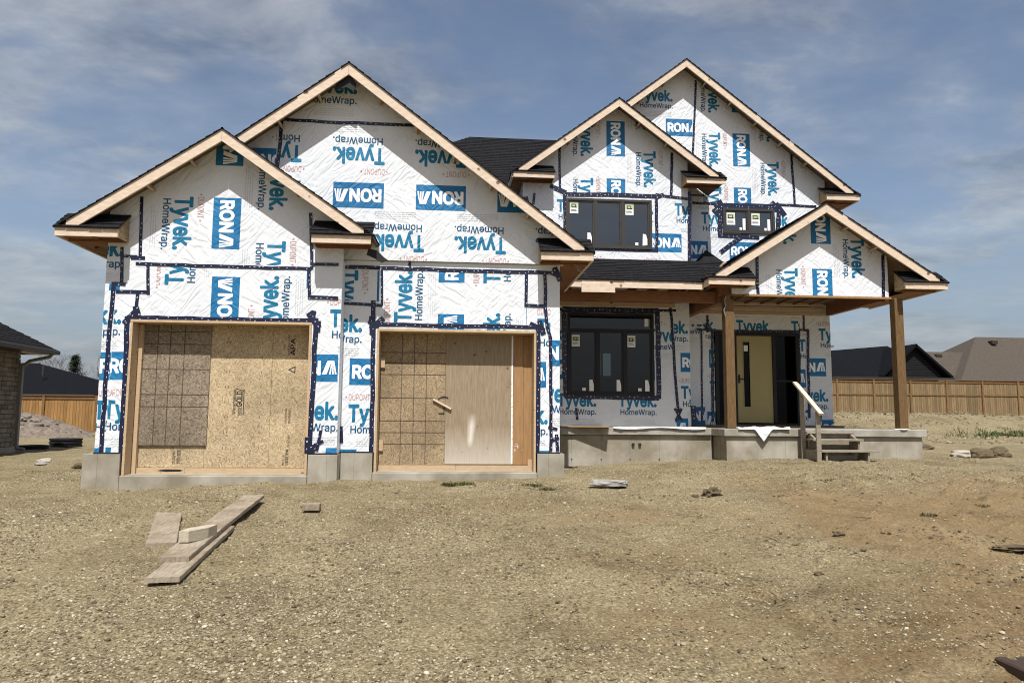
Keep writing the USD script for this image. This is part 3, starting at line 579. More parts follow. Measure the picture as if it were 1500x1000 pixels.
TAPE_Y = {'A': 0.0, 'B': .3, 'G': .25, 'D': 4.2, 'E': 5.0, 'P': 2.6, 'W': 4.2}
def tapes(part, key, seed=0):
    rng = random.Random('tape' + key)
    y = TAPE_Y[key]; layer = 0
    for w, wd, pts in TAPES:
        if w != key: continue
        p = np.asarray(pts, float); q = [p[0]]
        for a, b in zip(p[:-1], p[1:]):
            k = max(1, int(np.linalg.norm(b - a) / .22))
            for i in range(1, k + 1): q.append(a + (b - a) * i / k + np.array([rng.uniform(-.007, .007), rng.uniform(-.007, .007)]))
        line = LineString(q); band = line.buffer(wd / 2 * .9, cap_style='flat', join_style='mitre')
        layer += 1
        off = .0065 + .0004 * layer
        t = obj('seam_tape', wallpoly(band, y - off, .003), TAPE, part)
        dots = []; s = rng.uniform(0, .1)
        while s < line.length - .03:
            c = line.interpolate(s); d = line.interpolate(min(s + .02, line.length)); an = math.atan2(d.y - c.y, d.x - c.x) + rng.uniform(-.3, .3)
            lat = rng.uniform(-.22, .22) * wd; l, h = rng.uniform(.013, .026), rng.uniform(.006, .011)
            for rep in range(1 if wd < .1 else 2):
                e = affinity.rotate(sbox(-l / 2, -h / 2, l / 2, h / 2), an, use_radians=True, origin=(0, 0))
                lat = rng.uniform(-.3, .3) * wd
                dots.append(affinity.translate(e, c.x - math.sin(an) * lat, c.y + math.cos(an) * lat))
            s += rng.uniform(.06, .17)
        if dots:
            g = flatpoly(union_all(dots), y - off - .00018)
            if g is not None: obj('tape_marks', g, TAPEDOT, t, kind='stuff')

# ------------------------------------------------------------------ shingled slopes
def slope(o, ex, ey, W, L, seed, clip=None, tab=.34, course=.145, lift=.0):
    """Shingles on a plane: o = left end of the eave, ex along the eave, ey up the slope; clip = polygon in (u, v)."""
    o, ex, ey = (np.asarray(a, float) for a in (o, ex, ey)); n = np.cross(ex, ey); n /= np.linalg.norm(n)
    rng = random.Random(seed); V, Fc, cnt = [], [], 0
    def add(poly2, t0, t1, v0, v1):
        nonlocal cnt
        if len(poly2) < 3: return
        k = len(poly2)
        f = lambda v: t0 + (t1 - t0) * (v - v0) / (v1 - v0)
        top = [o + ex * u + ey * v + n * (f(v) + lift) for u, v in poly2]; bot = [o + ex * u + ey * v + n * (lift - .004) for u, v in poly2]
        V.extend(top + bot)
        for i in range(1, k - 1): Fc.append((cnt, cnt + i, cnt + i + 1))
        for i in range(k):
            j = (i + 1) % k; Fc.extend([(cnt + i, cnt + k + i, cnt + k + j), (cnt + i, cnt + k + j, cnt + j)])
        cnt += 2 * k
    nrow = int(math.ceil(L / course))
    for r in range(nrow):
        v0, v1 = r * course - .012, min(L, (r + 1) * course + .004); u = -rng.uniform(0, tab)
        while u < W:
            w = tab * rng.uniform(.6, 1.25); a, b = max(0, u), min(W, u + w - .003); u += w
            if b - a < .02: continue
            dv = rng.uniform(-.005, .005); th = rng.uniform(.013, .021)
            quad = [(a, v0 + dv), (b, v0 + dv), (b, v1), (a, v1)]
            if clip is not None:
                g = Polygon(quad).intersection(clip)
                if g.is_empty or g.geom_type != 'Polygon' or g.area < 1e-4: continue
                c = list(g.exterior.coords)[:-1]
                if not g.exterior.is_ccw: c = c[::-1]
                quad = c
            add(quad, th, .004, v0, v1)
    return trimesh.Trimesh(np.array(V), np.array(Fc), process=False)

def quadslab(pts, t):
    """A sheet with corners pts and thickness t below it."""
    p = np.asarray(pts, float); n = np.cross(p[1] - p[0], p[2] - p[0]); n /= np.linalg.norm(n)
    if n[2] < 0: n = -n
    m = trimesh.convex.convex_hull(np.vstack([p, p - n * t])); return m

# ------------------------------------------------------------------ THE HOUSE
house = thing('unfinished_house', 'two storey house under construction wrapped in white printed house wrap with boarded garage openings', 'house')

def gable_outline(cx, za, s, zlow, xa, xb):
    """The wall under a gable roof between xa and xb, from zlow up to the roof's underside."""
    f = lambda x: za - .085 - s * abs(x - cx)
    pts = [(xa, zlow), (xb, zlow), (xb, f(xb))] + ([(cx, f(cx))] if xa < cx < xb else []) + [(xa, f(xa))]
    return Polygon(pts)

def gable_roof(cx, za, half, zt, yf, yw, yb, boxes, outer_ext, zbox, zback, seed, ext=(1, 1), lookouts=(1, 1), yb2=None, cut=None):
    # cut: how far down the left slope its front edge is open; the rest starts behind the bay in front of it
    """Two roof slopes with rake boards, boxed eave returns and lookouts."""
    s = (za - zt) / half; ang = math.atan(s); ca, sa_ = math.cos(ang), math.sin(ang)
    for side in (-1, 1):
        if not ext[0 if side < 0 else 1]: continue
        y1 = yb if (side < 0 or yb2 is None) else yb2
        zf = lambda d: za - .045 - s * d
        p = [(cx, yf, zf(0)), (cx + side * half, yf, zf(half)), (cx + side * half, y1, zf(half)), (cx, y1, zf(0))]
        if side < 0 and cut:
            q = [(cx, yf, zf(0)), (cx - cut, yf, zf(cut)), (cx - cut, y1, zf(cut)), (cx, y1, zf(0))]
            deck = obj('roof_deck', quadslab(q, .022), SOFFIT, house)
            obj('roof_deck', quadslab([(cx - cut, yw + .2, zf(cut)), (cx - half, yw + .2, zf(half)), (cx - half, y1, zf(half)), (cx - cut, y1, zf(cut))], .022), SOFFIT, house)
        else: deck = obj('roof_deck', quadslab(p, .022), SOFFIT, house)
        L = math.hypot(half, s * half) + .02; e = np.array([cx + side * half, 0, zf(half)])
        ey = np.array([-side * ca, 0, sa_])
        if side < 0: o, exv = np.array([e[0], y1, e[2]]), np.array([0, -1.0, 0])
        else: o, exv = np.array([e[0], yf - .06, e[2]]), np.array([0, 1.0, 0])
        W = y1 - yf + .06
        W_ = W; clip = None
        if side < 0 and cut:
            v = (half - cut) / half * L; clip = Polygon([(0, 0), (W - (yw + .2 - yf) - .06, 0), (W - (yw + .2 - yf) - .06, v), (W, v), (W, L), (0, L)])
        obj('shingles', slope(o, exv, ey, W, L, seed + side, tab=.5, lift=.002, clip=clip), SHINGLE, deck, kind='stuff')
        # rake board
        hv = .192; zc = zbox[1] + .035
        tp = lambda d: za - .047 - s * d
        dtop = (za - .047 - zc) / s; dbot = (za - .047 - hv - zc) / s
        dtop = min(dtop, half - .16)
        if side < 0 and cut: dtop = cut; dbot = cut
        poly = Polygon([(cx, tp(0)), (cx + side * dtop, tp(dtop)), (cx + side * dtop, max(zc, tp(dtop) - hv)), (cx + side * dbot, max(zc, tp(dbot) - hv)), (cx, tp(0) - hv)])
        poly = poly.buffer(-.0015, join_style='mitre')
        obj('rake_board', wallpoly(poly, yf - .038, .036), PINE, house)
        # a second, short scrap of drip edge felt above the board is part of the shingle edge
        if lookouts[0 if side < 0 else 1]:
            d = .55
            while d < (cut if (side < 0 and cut) else half) - 1.0 + (.8 if (side < 0 and cut) else 0):
                zc2 = za - .07 - s * d
                pl = affinity.translate(affinity.rotate(sbox(-.02, -.12, .02, 0), -side * math.degrees(ang), origin=(0, 0)), cx + side * d, zc2)
                obj('lookout', wallpoly(pl, yf + .003, yw - yf - .006), PINE2, house); d += .62
        # side eave board
        xe = cx + side * (half - .02)
    for (xa, xb, side) in boxes:
        fb = obj('eave_fascia', bx(xa, xb, yf - .04, yf - .003, zbox[0], zbox[1]), PINE, house)
        xi = xb if side < 0 else xa                        # the end next to the wall's middle
        ck = [(yf, zbox[0] + .002), (yw - .003, zbox[0] + .002), (yw - .003, zback - .03), (yf, zbox[1] - .012)]
        obj('return_cheek', sidepoly(ck, xi - .014 if side < 0 else xi + .002, xi - .002 if side < 0 else xi + .014), OSB_RAW, house)
        # shingled little roof on the return
        run, rise = yw - yf + .05, zback - zbox[1]
        Ls = math.hypot(run, rise); xs0, xs1 = (xa - .02, xb + .02)
        top = [(xs0, yf - .055, zbox[1] + .006), (xs1, yf - .055, zbox[1] + .006), (xs1, yw - .004, zback), (xs0, yw - .004, zback)]
        dk = obj('return_roof', quadslab(top, .014), SOFFIT, house)
        # hipped outer end
        hip = min(.42, (xs1 - xs0) * .5)
        clip = Polygon([(0, -.1), (xs1 - xs0, -.1), (xs1 - xs0, Ls + .1), (0, Ls + .1)])
        obj('shingles', slope((xs0, yf - .065, zbox[1] + .008), (1, 0, 0), (0, run / Ls, rise / Ls), xs1 - xs0, Ls, seed + 31 + int(xa * 10), tab=.3, course=.13), SHINGLE, dk, kind='stuff')
        # dark open underside: a rough board set back a little, and nailers
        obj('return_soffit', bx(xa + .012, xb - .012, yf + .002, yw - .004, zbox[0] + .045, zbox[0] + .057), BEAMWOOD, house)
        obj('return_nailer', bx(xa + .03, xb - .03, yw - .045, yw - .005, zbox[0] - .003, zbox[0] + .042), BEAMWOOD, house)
    for side, yend in outer_ext:
        xo = cx + side * half
        obj('side_fascia', bx(min(xo, xo - side * .038), max(xo, xo - side * .038), yf - .002, yend, zbox[0], zbox[1] + .004), PINE, house)
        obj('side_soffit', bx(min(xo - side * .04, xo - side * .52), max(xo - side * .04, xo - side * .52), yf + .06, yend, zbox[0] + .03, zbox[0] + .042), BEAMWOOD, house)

# ---- left garage bay
sA = (5.42 - 3.80) / 2.36
A_hole = sbox(-4.965, -1, -2.205, 2.455)
polyA = union_all([gable_outline(-3.61, 5.46, sA, .40, -5.38, -1.76)]).difference(A_hole)
wallA = obj('left_bay_wall', wallpoly(polyA, 0.0, .12), WRAP, house)
r = lambda *a: sbox(*a)
print_sheet(wallA, 0, polyA.intersection(sbox(-4.76, 3.36, -2.42, 6)), (-3.595, 4.43), -90)
print_sheet(wallA, 0, polyA.intersection(sbox(-4.62, 2.46, -2.26, 3.31)), (-3.56, 2.325), 90)
print_sheet(wallA, 0, polyA.intersection(sbox(-5.22, .40, -4.97, 2.75)), (-5.29, 1.73), 0)
print_sheet(wallA, 0, polyA.intersection(sbox(-5.38, .40, -5.225, 2.75)), (-5.43, 1.72), 0)
print_sheet(wallA, 0, polyA.intersection(sbox(-5.38, 2.9, -5.16, 3.6)), (-6.0, 4.25), 0)
print_sheet(wallA, 0, polyA.intersection(sbox(-2.17, .40, -1.76, 2.86)), (-2.61, 1.735), 0)
tapes(wallA, 'A')
obj('sill_gasket', bx(-5.39, -4.97, -.012, -.001, .385, .41), FELT, wallA)
obj('sill_gasket', bx(-2.2, -1.75, -.012, -.001, .385, .41), FELT, wallA)
gable_roof(-3.61, 5.46, 2.38, 3.825, -.35, 0.0, 2.4, [(-5.98, -5.07, -1), (-2.19, -1.28, 1)], [(-1, 5.0)], (3.655, 3.78), 4.09, 11, yb2=.3)
# wall returns between the bays and the outer left side
obj('bay_return_wall', sidepoly([(.121, .40), (.299, .40), (.299, 3.5), (.121, 3.5)], -1.86, -1.76), WRAP, house)
obj('garage_side_wall', sidepoly([(.121, .40), (8.0, .40), (8.0, 3.62), (.121, 3.62)], -5.38, -5.28), WRAP, house)

# ---- right garage bay
sB = (6.73 - 3.68) / 4.02
B_hole = sbox(-1.215, -1, 1.405, 2.415)
polyB = sbox(-1.76, .41, 1.80, 3.53).difference(B_hole)
wallB = obj('right_bay_wall', wallpoly(polyB, .3, .12), WRAP, house)
print_sheet(wallB, .3, polyB.intersection(sbox(-1.755, .41, -1.23, 2.8)), (-1.64, 1.70), 0)
print_sheet(wallB, .3, polyB.intersection(sbox(-1.755, 2.86, -1.2, 3.45)), (-1.02, 3.37), -90)
print_sheet(wallB, .3, polyB.intersection(sbox(-1.16, 2.42, 1.24, 3.40)), (-.015, 3.20), 90)
print_sheet(wallB, .3, polyB.intersection(sbox(1.41, .41, 1.64, 2.85)), (.74, 1.69), 0)
print_sheet(wallB, .3, polyB.intersection(sbox(1.655, .41, 1.80, 3.45)), (1.22, 2.05), 0)
tapes(wallB, 'B')
obj('sill_gasket', bx(-1.755, -1.22, .285, .299, .395, .42), FELT, wallB)
obj('sill_gasket', bx(1.41, 1.81, .285, .299, .395, .42), FELT, wallB)
polyG = gable_outline(-1.74, 6.76, sB, 3.54, -4.6, 1.86)
wallG = obj('garage_gable_wall', wallpoly(polyG, .25, .12), WRAP, house)
print_sheet(wallG, .25, polyG.intersection(Polygon([(-2.88, 3.5), (-2.88, 5.86), (-.62, 5.85), (.6, 5.8), (2.2, 5.8), (2.2, 3.5)])), (-1.16, 4.62), 180)
print_sheet(wallG, .25, polyG.intersection(sbox(-4.5, 3.5, -2.93, 6.0)), (-2.62, 5.15), 180)
print_sheet(wallG, .25, polyG.intersection(sbox(-2.7, 5.93, -.6, 6.8)), (-2.51, 7.17), 0, mute=('logo_panel', 'logo_lettering'))
tapes(wallG, 'G')
gable_roof(-1.74, 6.76, 4.04, 3.695, -.09, .25, 7.5, [(1.43, 2.29, 1)], [(1, 4.15)], (3.535, 3.665), 3.97, 17, yb2=5.3, cut=1.83)
obj('felt_scrap', wallpoly(Polygon([(-2.02, 6.48), (-1.72, 6.52), (-1.62, 6.40), (-1.66, 6.27), (-1.78, 6.33), (-1.95, 6.28), (-1.9, 6.37), (-2.06, 6.39)]), -.06, .02), FELT, house)
obj('felt_scrap', wallpoly(Polygon([(-1.34, 3.62), (-1.20, 3.60), (-1.10, 3.50), (-1.02, 3.44), (-1.12, 3.40), (-1.24, 3.47), (-1.36, 3.52)]), -.2, .015), FELT, house)
obj('garage_right_side_wall', sidepoly([(.421, .40), (4.19, .40), (4.19, 3.62), (.421, 3.62)], 1.70, 1.80), WRAP, house)

# ---- foundation
def foundation(x0, x1, y0, y1, z0, z1, panels, ties=0, seed=0):
    parts = []; rng = random.Random(seed); xs = np.linspace(x0, x1, panels + 1); xs[1:-1] += np.array([rng.uniform(-.07, .07) for _ in xs[1:-1]])
    for a, b in zip(xs[:-1], xs[1:]):
        parts.append(bxc(a + .0007, b - .0007, y0 + rng.uniform(-.002, .002), y1, z0, z1, .0025))
    f = obj('foundation_wall', parts, CONCRETE, house)
    if ties:
        tt = []
        for a in xs[1:-1]:
            for zz in np.linspace(z0 + (z1 - z0) * .6, z1 - .18, ties):
                c = trimesh.creation.cylinder(radius=.014, height=.012, sections=8); c.apply_transform(trimesh.transformations.rotation_matrix(math.pi / 2, [1, 0, 0])); c.apply_translation((a, y0 - .004, zz)); tt.append(c)
        if tt: obj('form_tie', tt, LINEINK, f)
    return f
foundation(-5.53, -4.985, -.04, .3, -.6, .385, 2, 0, 1)
foundation(-2.19, -1.74, -.04, .25, -.6, .385, 2, 0, 2)
foundation(-1.735, -1.235, .26, .6, -.6, .395, 2, 0, 3)
foundation(1.425, 1.87, .26, .7, -.6, .395, 2, 0, 4)
foundation(1.88, 5.47, 3.27, 3.6, -.6, .63, 6, 1, 5)
foundation(5.50, 9.62, 2.56, 2.9, -.6, .63, 7, 1, 6)
obj('foundation_wall', bx(5.50, 5.8, 2.905, 3.6, -.6, .628), CONCRETE, house)
obj('foundation_wall', bx(9.3, 9.62, 2.905, 5.2, -.6, .628), CONCRETE, house)
obj('foundation_wall', bx(1.56, 1.86, .72, 3.26, -.6, .39), CONCRETE, house)
obj('foundation_wall', bx(-5.53, -5.2, .31, 8, -.6, .385), CONCRETE, house)
obj('foundation_wall', bx(8.75, 9.08, 5.21, 12, -.6, .84), CONCRETE, house)
pv = obj('vent_pipe', [c for c in []] or trimesh.util.concatenate([trimesh.creation.cylinder(radius=.03, height=.05, sections=14, transform=trimesh.transformations.translation_matrix((x, 3.255, .44)) @ trimesh.transformations.rotation_matrix(math.pi / 2, [1, 0, 0])) for x in (3.78, 3.92)]), FELT, house)
# garage door sills
obj('garage_sill', bxc(-4.98, -2.195, -.05, .8, -.5, .065, .012), CONCRETE, house)
obj('garage_sill', bxc(-1.23, 1.42, .24, 1.1, -.5, .095, .012), CONCRETE, house)

# ---- boards over the garage openings
def opening(x0, x1, zb, zt, yf, yp):
    obj('door_jamb', bx(x0, x0 + .036, yf - .012, yp + .06, zb, zt - .04), PINE2, house)
    obj('door_jamb', bx(x1 - .036, x1, yf - .012, yp + .06, zb, zt - .04), PINE2, house)
    obj('door_header', bx(x0, x1, yf - .014, yp + .06, zt - .038, zt), PINE2, house)
opening(-4.963, -2.207, .067, 2.452, 0.0, .30)
opening(-1.213, 1.403, .097, 2.412, .3, .60)
obj('opening_stud', bx(-4.92, -4.86, .22, .29, .07, 2.40), PINE2, house)
sh1 = obj('sheathing_panel', bx(-3.862, -2.872, .302, .315, .165, 2.41), OSB_NEW, house, label='light golden panel stamped with black lettering in left opening')
sh2 = obj('sheathing_panel', bx(-2.868, -2.245, .302, .315, .165, 2.41), OSB_NEW, house)
sh3 = obj('sheathing_panel', bx(-4.925, -3.866, .302, .315, .165, .60), OSB_NEW, house, label='short pale strip of panel under the dark gridded panel')
sh4 = obj('sheathing_panel', bx(-4.93, -3.83, .275, .289, .50, 2.42), OSB_OLD, house, label='dark weathered panel with ruled grid lines in left opening')
obj('bottom_plate', bx(-4.92, -4.132, .262, .30, .068, .16), PINE2, house)
obj('bottom_plate', bx(-4.128, -2.245, .262, .30, .068, .158), PINE2, house)
obj('burnt_stain', flatpoly(Polygon([(-4.55, .115), (-4.4, .1), (-4.2, .105), (-4.15, .12), (-4.2, .135), (-4.4, .14), (-4.5, .13)]), .2605), BLACKPRINT, house)
obj('concrete_ledge', bx(-4.92, -2.245, .02, .26, .067, .071), SLABC, house)
obj('grid_line', [bx(x - .006, x + .006, .2735, .2755, .5, 2.42) for x in (-4.645, -4.455, -4.235)] + [bx(-4.93, -3.83, .2735, .2755, z - .006, z + .006) for z in (2.30, 2.10, 1.70, 1.30, 1.11, .505)], LINEINK, sh4)
def stamp(part, text, x, z, h, y, rot=90, width=None, bold=1):
    s = letters(text, h, width, bold); s = affinity.translate(affinity.rotate(s, rot, origin=(0, 0)), x, z)
    obj('stamp_lettering', flatpoly(s, y), BLACKPRINT, part)
stamp(sh1, 'Weyerhaeuser', -3.41, 1.0, .055, .3005, width=.40)
stamp(sh1, 'EDGE', -3.315, .99, .055, .3005, width=.12, bold=2)
stamp(sh1, 'GOLD', -3.315, 1.12, .085, .3005, width=.25, bold=3)
obj('stamp_frame', flatpoly(union_all([sbox(-3.295, .985, -3.283, 1.40), Polygon([(-3.42, 1.40), (-3.283, 1.365), (-3.283, 1.378), (-3.42, 1.413)])]), .3005), BLACKPRINT, sh1)
stamp(sh2, 'APA', -2.52, 1.95, .07, .3005, width=.28, bold=3)
obj('stamp_frame', flatpoly(Polygon([(-2.62, 1.72), (-2.50, 1.78), (-2.50, 1.66)]).difference(Polygon([(-2.59, 1.72), (-2.515, 1.755), (-2.515, 1.685)])), .3005), BLACKPRINT, sh2)
for (x, z, t, h, w) in ((-2.60, 1.95, 'RATED SHEATHING', .028, .34), (-2.55, .86, '24/16 EXPOSURE 1', .034, .24), (-2.61, .86, 'SIZED FOR SPACING', .026, .24), (-2.55, .48, '7/16 CATEGORY', .032, .2), (-2.56, .2, 'THIS SIDE DOWN', .045, .25), (-2.62, .2, 'PS 2-10', .03, .16)):
    stamp(sh2, t, x, z, h, .3005, width=w)
stamp(sh3, 'THIS SIDE', -4.22, .22, .05, .3005, width=.22, bold=2); stamp(sh3, 'DOWN', -4.30, .22, .04, .3005, width=.18)
tick = []
for k in range(9):
    z = .45 + k * .24
    for x in (-3.58, -3.53, -3.03): tick.append(sbox(x - .004, z, x + .004, z + .045))
obj('nail_marks', flatpoly(union_all(tick), .3006), LINEINK, sh1)

sb1 = obj('sheathing_panel', bx(-1.172, -.09, .60, .613, .195, 2.37), OSB_MID, house, label='dull panel with ruled grid lines in right opening')
obj('grid_line', [bx(x - .005, x + .005, .5975, .6005, .2, 2.36) for x in (-.82, -.615, -.41)] + [bx(-1.17, -.09, .5975, .6005, z - .005, z + .005) for z in (2.05, 1.87, 1.68, 1.29, .91, .72, .53)], LINEINK, sb1)
sb2 = obj('plywood_panel', bx(-.086, 1.045, .602, .614, .205, 2.37), PLY, house, label='grey brown plywood with a pale smear in right opening')
obj('bleached_edge', bx(1.02, 1.046, .5985, .6015, .21, 2.36), INK_WHITE, sb2)
obj('brown_board', bx(1.05, 1.222, .61, .63, .20, 2.37), BROWNPLY, house); obj('brown_board', bx(1.226, 1.366, .618, .638, .20, 2.37), BROWNPLY, house)
sp = random.Random(8)
obj('paint_fleck', flatpoly(union_all([affinity.scale(affinity.translate(sbox(-1, -1, 1, 1).buffer(.4), 0, 0), .006 * sp.uniform(.5, 1.6), .006 * sp.uniform(.5, 1.4), origin=(0, 0)).buffer(0) if 0 else affinity.translate(sbox(-.008 * sp.uniform(.4, 1.5), -.006, .008 * sp.uniform(.4, 1.5), .006), 1.14 + sp.uniform(-.07, .07), .48 + sp.uniform(-.06, .06)) for _ in range(9)]), .6085), INK_WHITE, house)
obj('bottom_plate', bx(-1.17, .09, .562, .598, .098, .19), PINE2, house); obj('bottom_plate', bx(.094, 1.366, .562, .598, .098, .188), PINE2, house)
obj('brace_block', bx(1.30, 1.366, .55, .56, .10, .29), PINE2, house)
obj('concrete_ledge', bx(-1.17, 1.366, .32, .56, .097, .101), SLABC, house)
obj('turn_button', beam((-.29, .585, 1.275), (.01, .585, 1.115), .03, .05, up=(0, -1, 0)), PINE, house)
obj('hinge_block', bx(-1.172, -1.10, .565, .597, 1.79, 1.95), PINE2, house); obj('hinge_block', bx(-1.172, -1.10, .565, .597, .42, .60), PINE2, house)
obj('pull_wire', tube([(-.11 + .11 * math.cos(t), .594, 1.21 + .11 * math.sin(t)) for t in np.linspace(.9, 2.6, 12)], .006, 5), BLACKPRINT, house)
obj('hasp', [bx(-.20, -.10, .592, .598, 1.03, 1.045), bx(-.115, -.10, .592, .598, 1.03, 1.15)], BLACKPRINT, house)

# ---- upper middle gable with the three-light window, and the living room wall below it: one plane
sD = (8.15 - 6.35) / 2.41
winU = sbox(2.515, 4.775, 4.505, 5.925); winL = sbox(2.555, 1.47, 4.515, 3.30)
polyD = gable_outline(3.685, 8.20, sD, 4.3, 1.55, 5.36).difference(winU)
wallD = obj('upper_middle_wall', wallpoly(polyD, 4.2, .12), WRAP, house)
print_sheet(wallD, 4.2, polyD.intersection(sbox(2.62, 5.98, 4.82, 9)), (3.68, 7.77), -90)
print_sheet(wallD, 4.2, polyD.intersection(sbox(1.9, 4.3, 5.36, 5.93)), (4.36, 4.95), 0)
tapes(wallD, 'D')
gable_roof(3.685, 8.20, 2.43, 6.385, 3.86, 4.2, 4.5, [(1.30, 2.21, -1), (5.21, 6.11, 1)], [(-1, 5.0)], (6.245, 6.37), 6.64, 23, yb2=4.97)
polyW = sbox(1.81, .80, 5.34, 4.29).difference(winL)
wallW = obj('living_room_wall', wallpoly(polyW, 4.2, .12), WRAP, house)
print_sheet(wallW, 4.2, polyW.intersection(sbox(1.81, .80, 4.94, 3.28)), (3.70, 2.04), 0)
print_sheet(wallW, 4.2, polyW.intersection(sbox(4.98, .80, 5.34, 3.3)), (5.12, 2.23), 0)
print_sheet(wallW, 4.2, polyW.intersection(sbox(1.81, 3.40, 4.94, 3.62)), (2.7, 3.92), 0)
tapes(wallW, 'W')
obj('corner_wall', sidepoly([(4.321, .8), (4.999, .8), (4.999, 6.4), (4.321, 6.4)], 5.24, 5.34), WRAP, house)
obj('corner_wall', sidepoly([(4.321, 3.0), (11.9, 3.0), (11.9, 6.3), (4.321, 6.3)], 1.55, 1.65), WRAP, house)

# ---- right hand gable and the entrance wall below it: one plane
sE = (9.57 - 6.35) / 4.19
winS = sbox(6.475, 5.42, 7.775, 6.05); doorH = sbox(6.20, .85, 8.28, 3.04)
polyE = gable_outline(5.53, 9.625, sE, .80, 1.6, 9.08).difference(sbox(0, 0, 5.34, 6.2)).difference(winS).difference(doorH)
wallE = obj('right_gable_wall', wallpoly(polyE, 5.0, .12), WRAP, house)
print_sheet(wallE, 5, polyE.intersection(sbox(3.0, 6.15, 5.77, 10)), (5.11, 8.02), 0)
print_sheet(wallE, 5, polyE.intersection(sbox(5.85, 6.15, 8.2, 10)), (6.99, 7.93), -90)
print_sheet(wallE, 5, polyE.intersection(sbox(5.34, 4.0, 9.1, 6.08)), (5.95, 6.46), 0)
print_sheet(wallE, 5, polyE.intersection(sbox(5.34, .8, 5.95, 3.2)), (4.6, 2.5), 0)
print_sheet(wallE, 5, polyE.intersection(sbox(6.0, .8, 8.32, 3.42)), (6.75, 3.85), 0)
print_sheet(wallE, 5, polyE.intersection(sbox(8.5, .8, 9.08, 3.45)), (8.11, 2.22), 0)
print_sheet(wallE, 5, polyE.intersection(sbox(8.3, .8, 8.46, 3.05)), (7.6, 1.95), 0)
tapes(wallE, 'E')
for z in (3.46, 3.58, 3.70): obj('nailing_strip', bx(5.95, 8.95, 4.965, 4.998, z, z + .075), PINE2, house)
gable_roof(5.53, 9.625, 4.22, 6.38, 4.66, 5.0, 12.4, [(8.92, 9.74, 1)], [(1, 12.4)], (6.225, 6.365), 6.62, 29)
obj('side_wall', sidepoly([(5.121, .8), (12, .8), (12, 6.3), (5.121, 6.3)], 8.98, 9.08), WRAP, house)

# ---- main roof, hipped at its left end
eyz = np.array([0, 3.5, 2.62]) / math.hypot(3.5, 2.62); Lm = math.hypot(3.5, 2.62)
mdk = obj('roof_deck', trimesh.convex.convex_hull(np.array([(-3.05, 5, 6.31), (6, 5, 6.31), (6, 12, 6.31), (-3.05, 12, 6.31), (.45, 8.5, 8.925), (6, 8.5, 8.925)])), SOFFIT, house)
obj('shingles', slope((-3.07, 4.97, 6.32), (1, 0, 0), eyz, 9.1, Lm + .03, 41, clip=Polygon([(0, 0), (9.1, 0), (9.1, Lm + .03), (3.52, Lm + .03)]), tab=.34), SHINGLE, mdk, kind='stuff')
ex2 = np.array([0, -1.0, 0]); ey2 = np.array([3.5, 0, 2.62]) / Lm
obj('shingles', slope((-3.07, 12, 6.32), ex2, ey2, 7.0, Lm + .02, 43, clip=Polygon([(0, 0), (7, 0), (3.5, Lm + .02)]), tab=.5), SHINGLE, mdk, kind='stuff')
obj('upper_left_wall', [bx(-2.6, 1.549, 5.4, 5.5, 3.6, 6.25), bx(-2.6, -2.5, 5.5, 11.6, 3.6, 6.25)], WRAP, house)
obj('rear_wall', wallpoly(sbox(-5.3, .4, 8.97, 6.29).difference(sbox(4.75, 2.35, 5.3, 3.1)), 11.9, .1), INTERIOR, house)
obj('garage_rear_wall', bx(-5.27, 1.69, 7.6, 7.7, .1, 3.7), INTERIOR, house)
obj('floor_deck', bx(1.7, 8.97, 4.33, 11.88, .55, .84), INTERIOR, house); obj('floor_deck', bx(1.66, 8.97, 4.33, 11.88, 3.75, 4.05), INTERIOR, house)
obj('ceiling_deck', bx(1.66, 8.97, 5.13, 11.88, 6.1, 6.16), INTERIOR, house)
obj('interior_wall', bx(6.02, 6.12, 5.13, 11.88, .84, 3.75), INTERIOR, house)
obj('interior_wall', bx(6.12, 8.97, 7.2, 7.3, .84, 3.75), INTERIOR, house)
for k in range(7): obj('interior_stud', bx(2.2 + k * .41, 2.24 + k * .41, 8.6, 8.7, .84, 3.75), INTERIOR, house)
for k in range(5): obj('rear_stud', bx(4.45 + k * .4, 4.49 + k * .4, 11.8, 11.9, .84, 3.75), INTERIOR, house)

# ---- windows
def window(x0, x1, z0, z1, y, cols, mat_f, transom=None, glass=GLASS, fw=.055, sash=True):
    fr = [bx(x0, x0 + fw, y - .035, y + .08, z0, z1), bx(x1 - fw, x1, y - .035, y + .08, z0, z1), bx(x0 + fw, x1 - fw, y - .035, y + .08, z0, z0 + fw), bx(x0 + fw, x1 - fw, y - .035, y + .08, z1 - fw, z1)]
    w = obj('window', fr, mat_f, house)
    zt = z1 - fw if transom is None else z1 - transom
    if transom is not None:
        obj('window_rail', bx(x0 + fw, x1 - fw, y - .032, y + .07, zt - fw, zt), mat_f, w)
        obj('pane', bx(x0 + fw, x1 - fw, y + .012, y + .018, zt, z1 - fw), glass, w); ztop = zt - fw
    else: ztop = zt
    xs = np.linspace(x0 + fw, x1 - fw, cols + 1); out = []
    for k in range(cols):
        a, b = xs[k], xs[k + 1]
        if k: obj('window_mullion', bx(a - .028, a + .028, y - .033, y + .07, z0 + fw, ztop), mat_f, w)
        a2, b2 = a + (.028 if k else 0), b - (.028 if k < cols - 1 else 0)
        s = .032
        obj('sash', [bx(a2, a2 + s, y - .018, y + .03, z0 + fw, ztop), bx(b2 - s, b2, y - .018, y + .03, z0 + fw, ztop), bx(a2 + s, b2 - s, y - .018, y + .03, z0 + fw, z0 + fw + s), bx(a2 + s, b2 - s, y - .018, y + .03, ztop - s, ztop)], mat_f, w)
        obj('pane', bx(a2 + s, b2 - s, y + .004, y + .010, z0 + fw + s, ztop - s), glass, w); out.append((a2 + s, b2 - s))
    return w, out, ztop
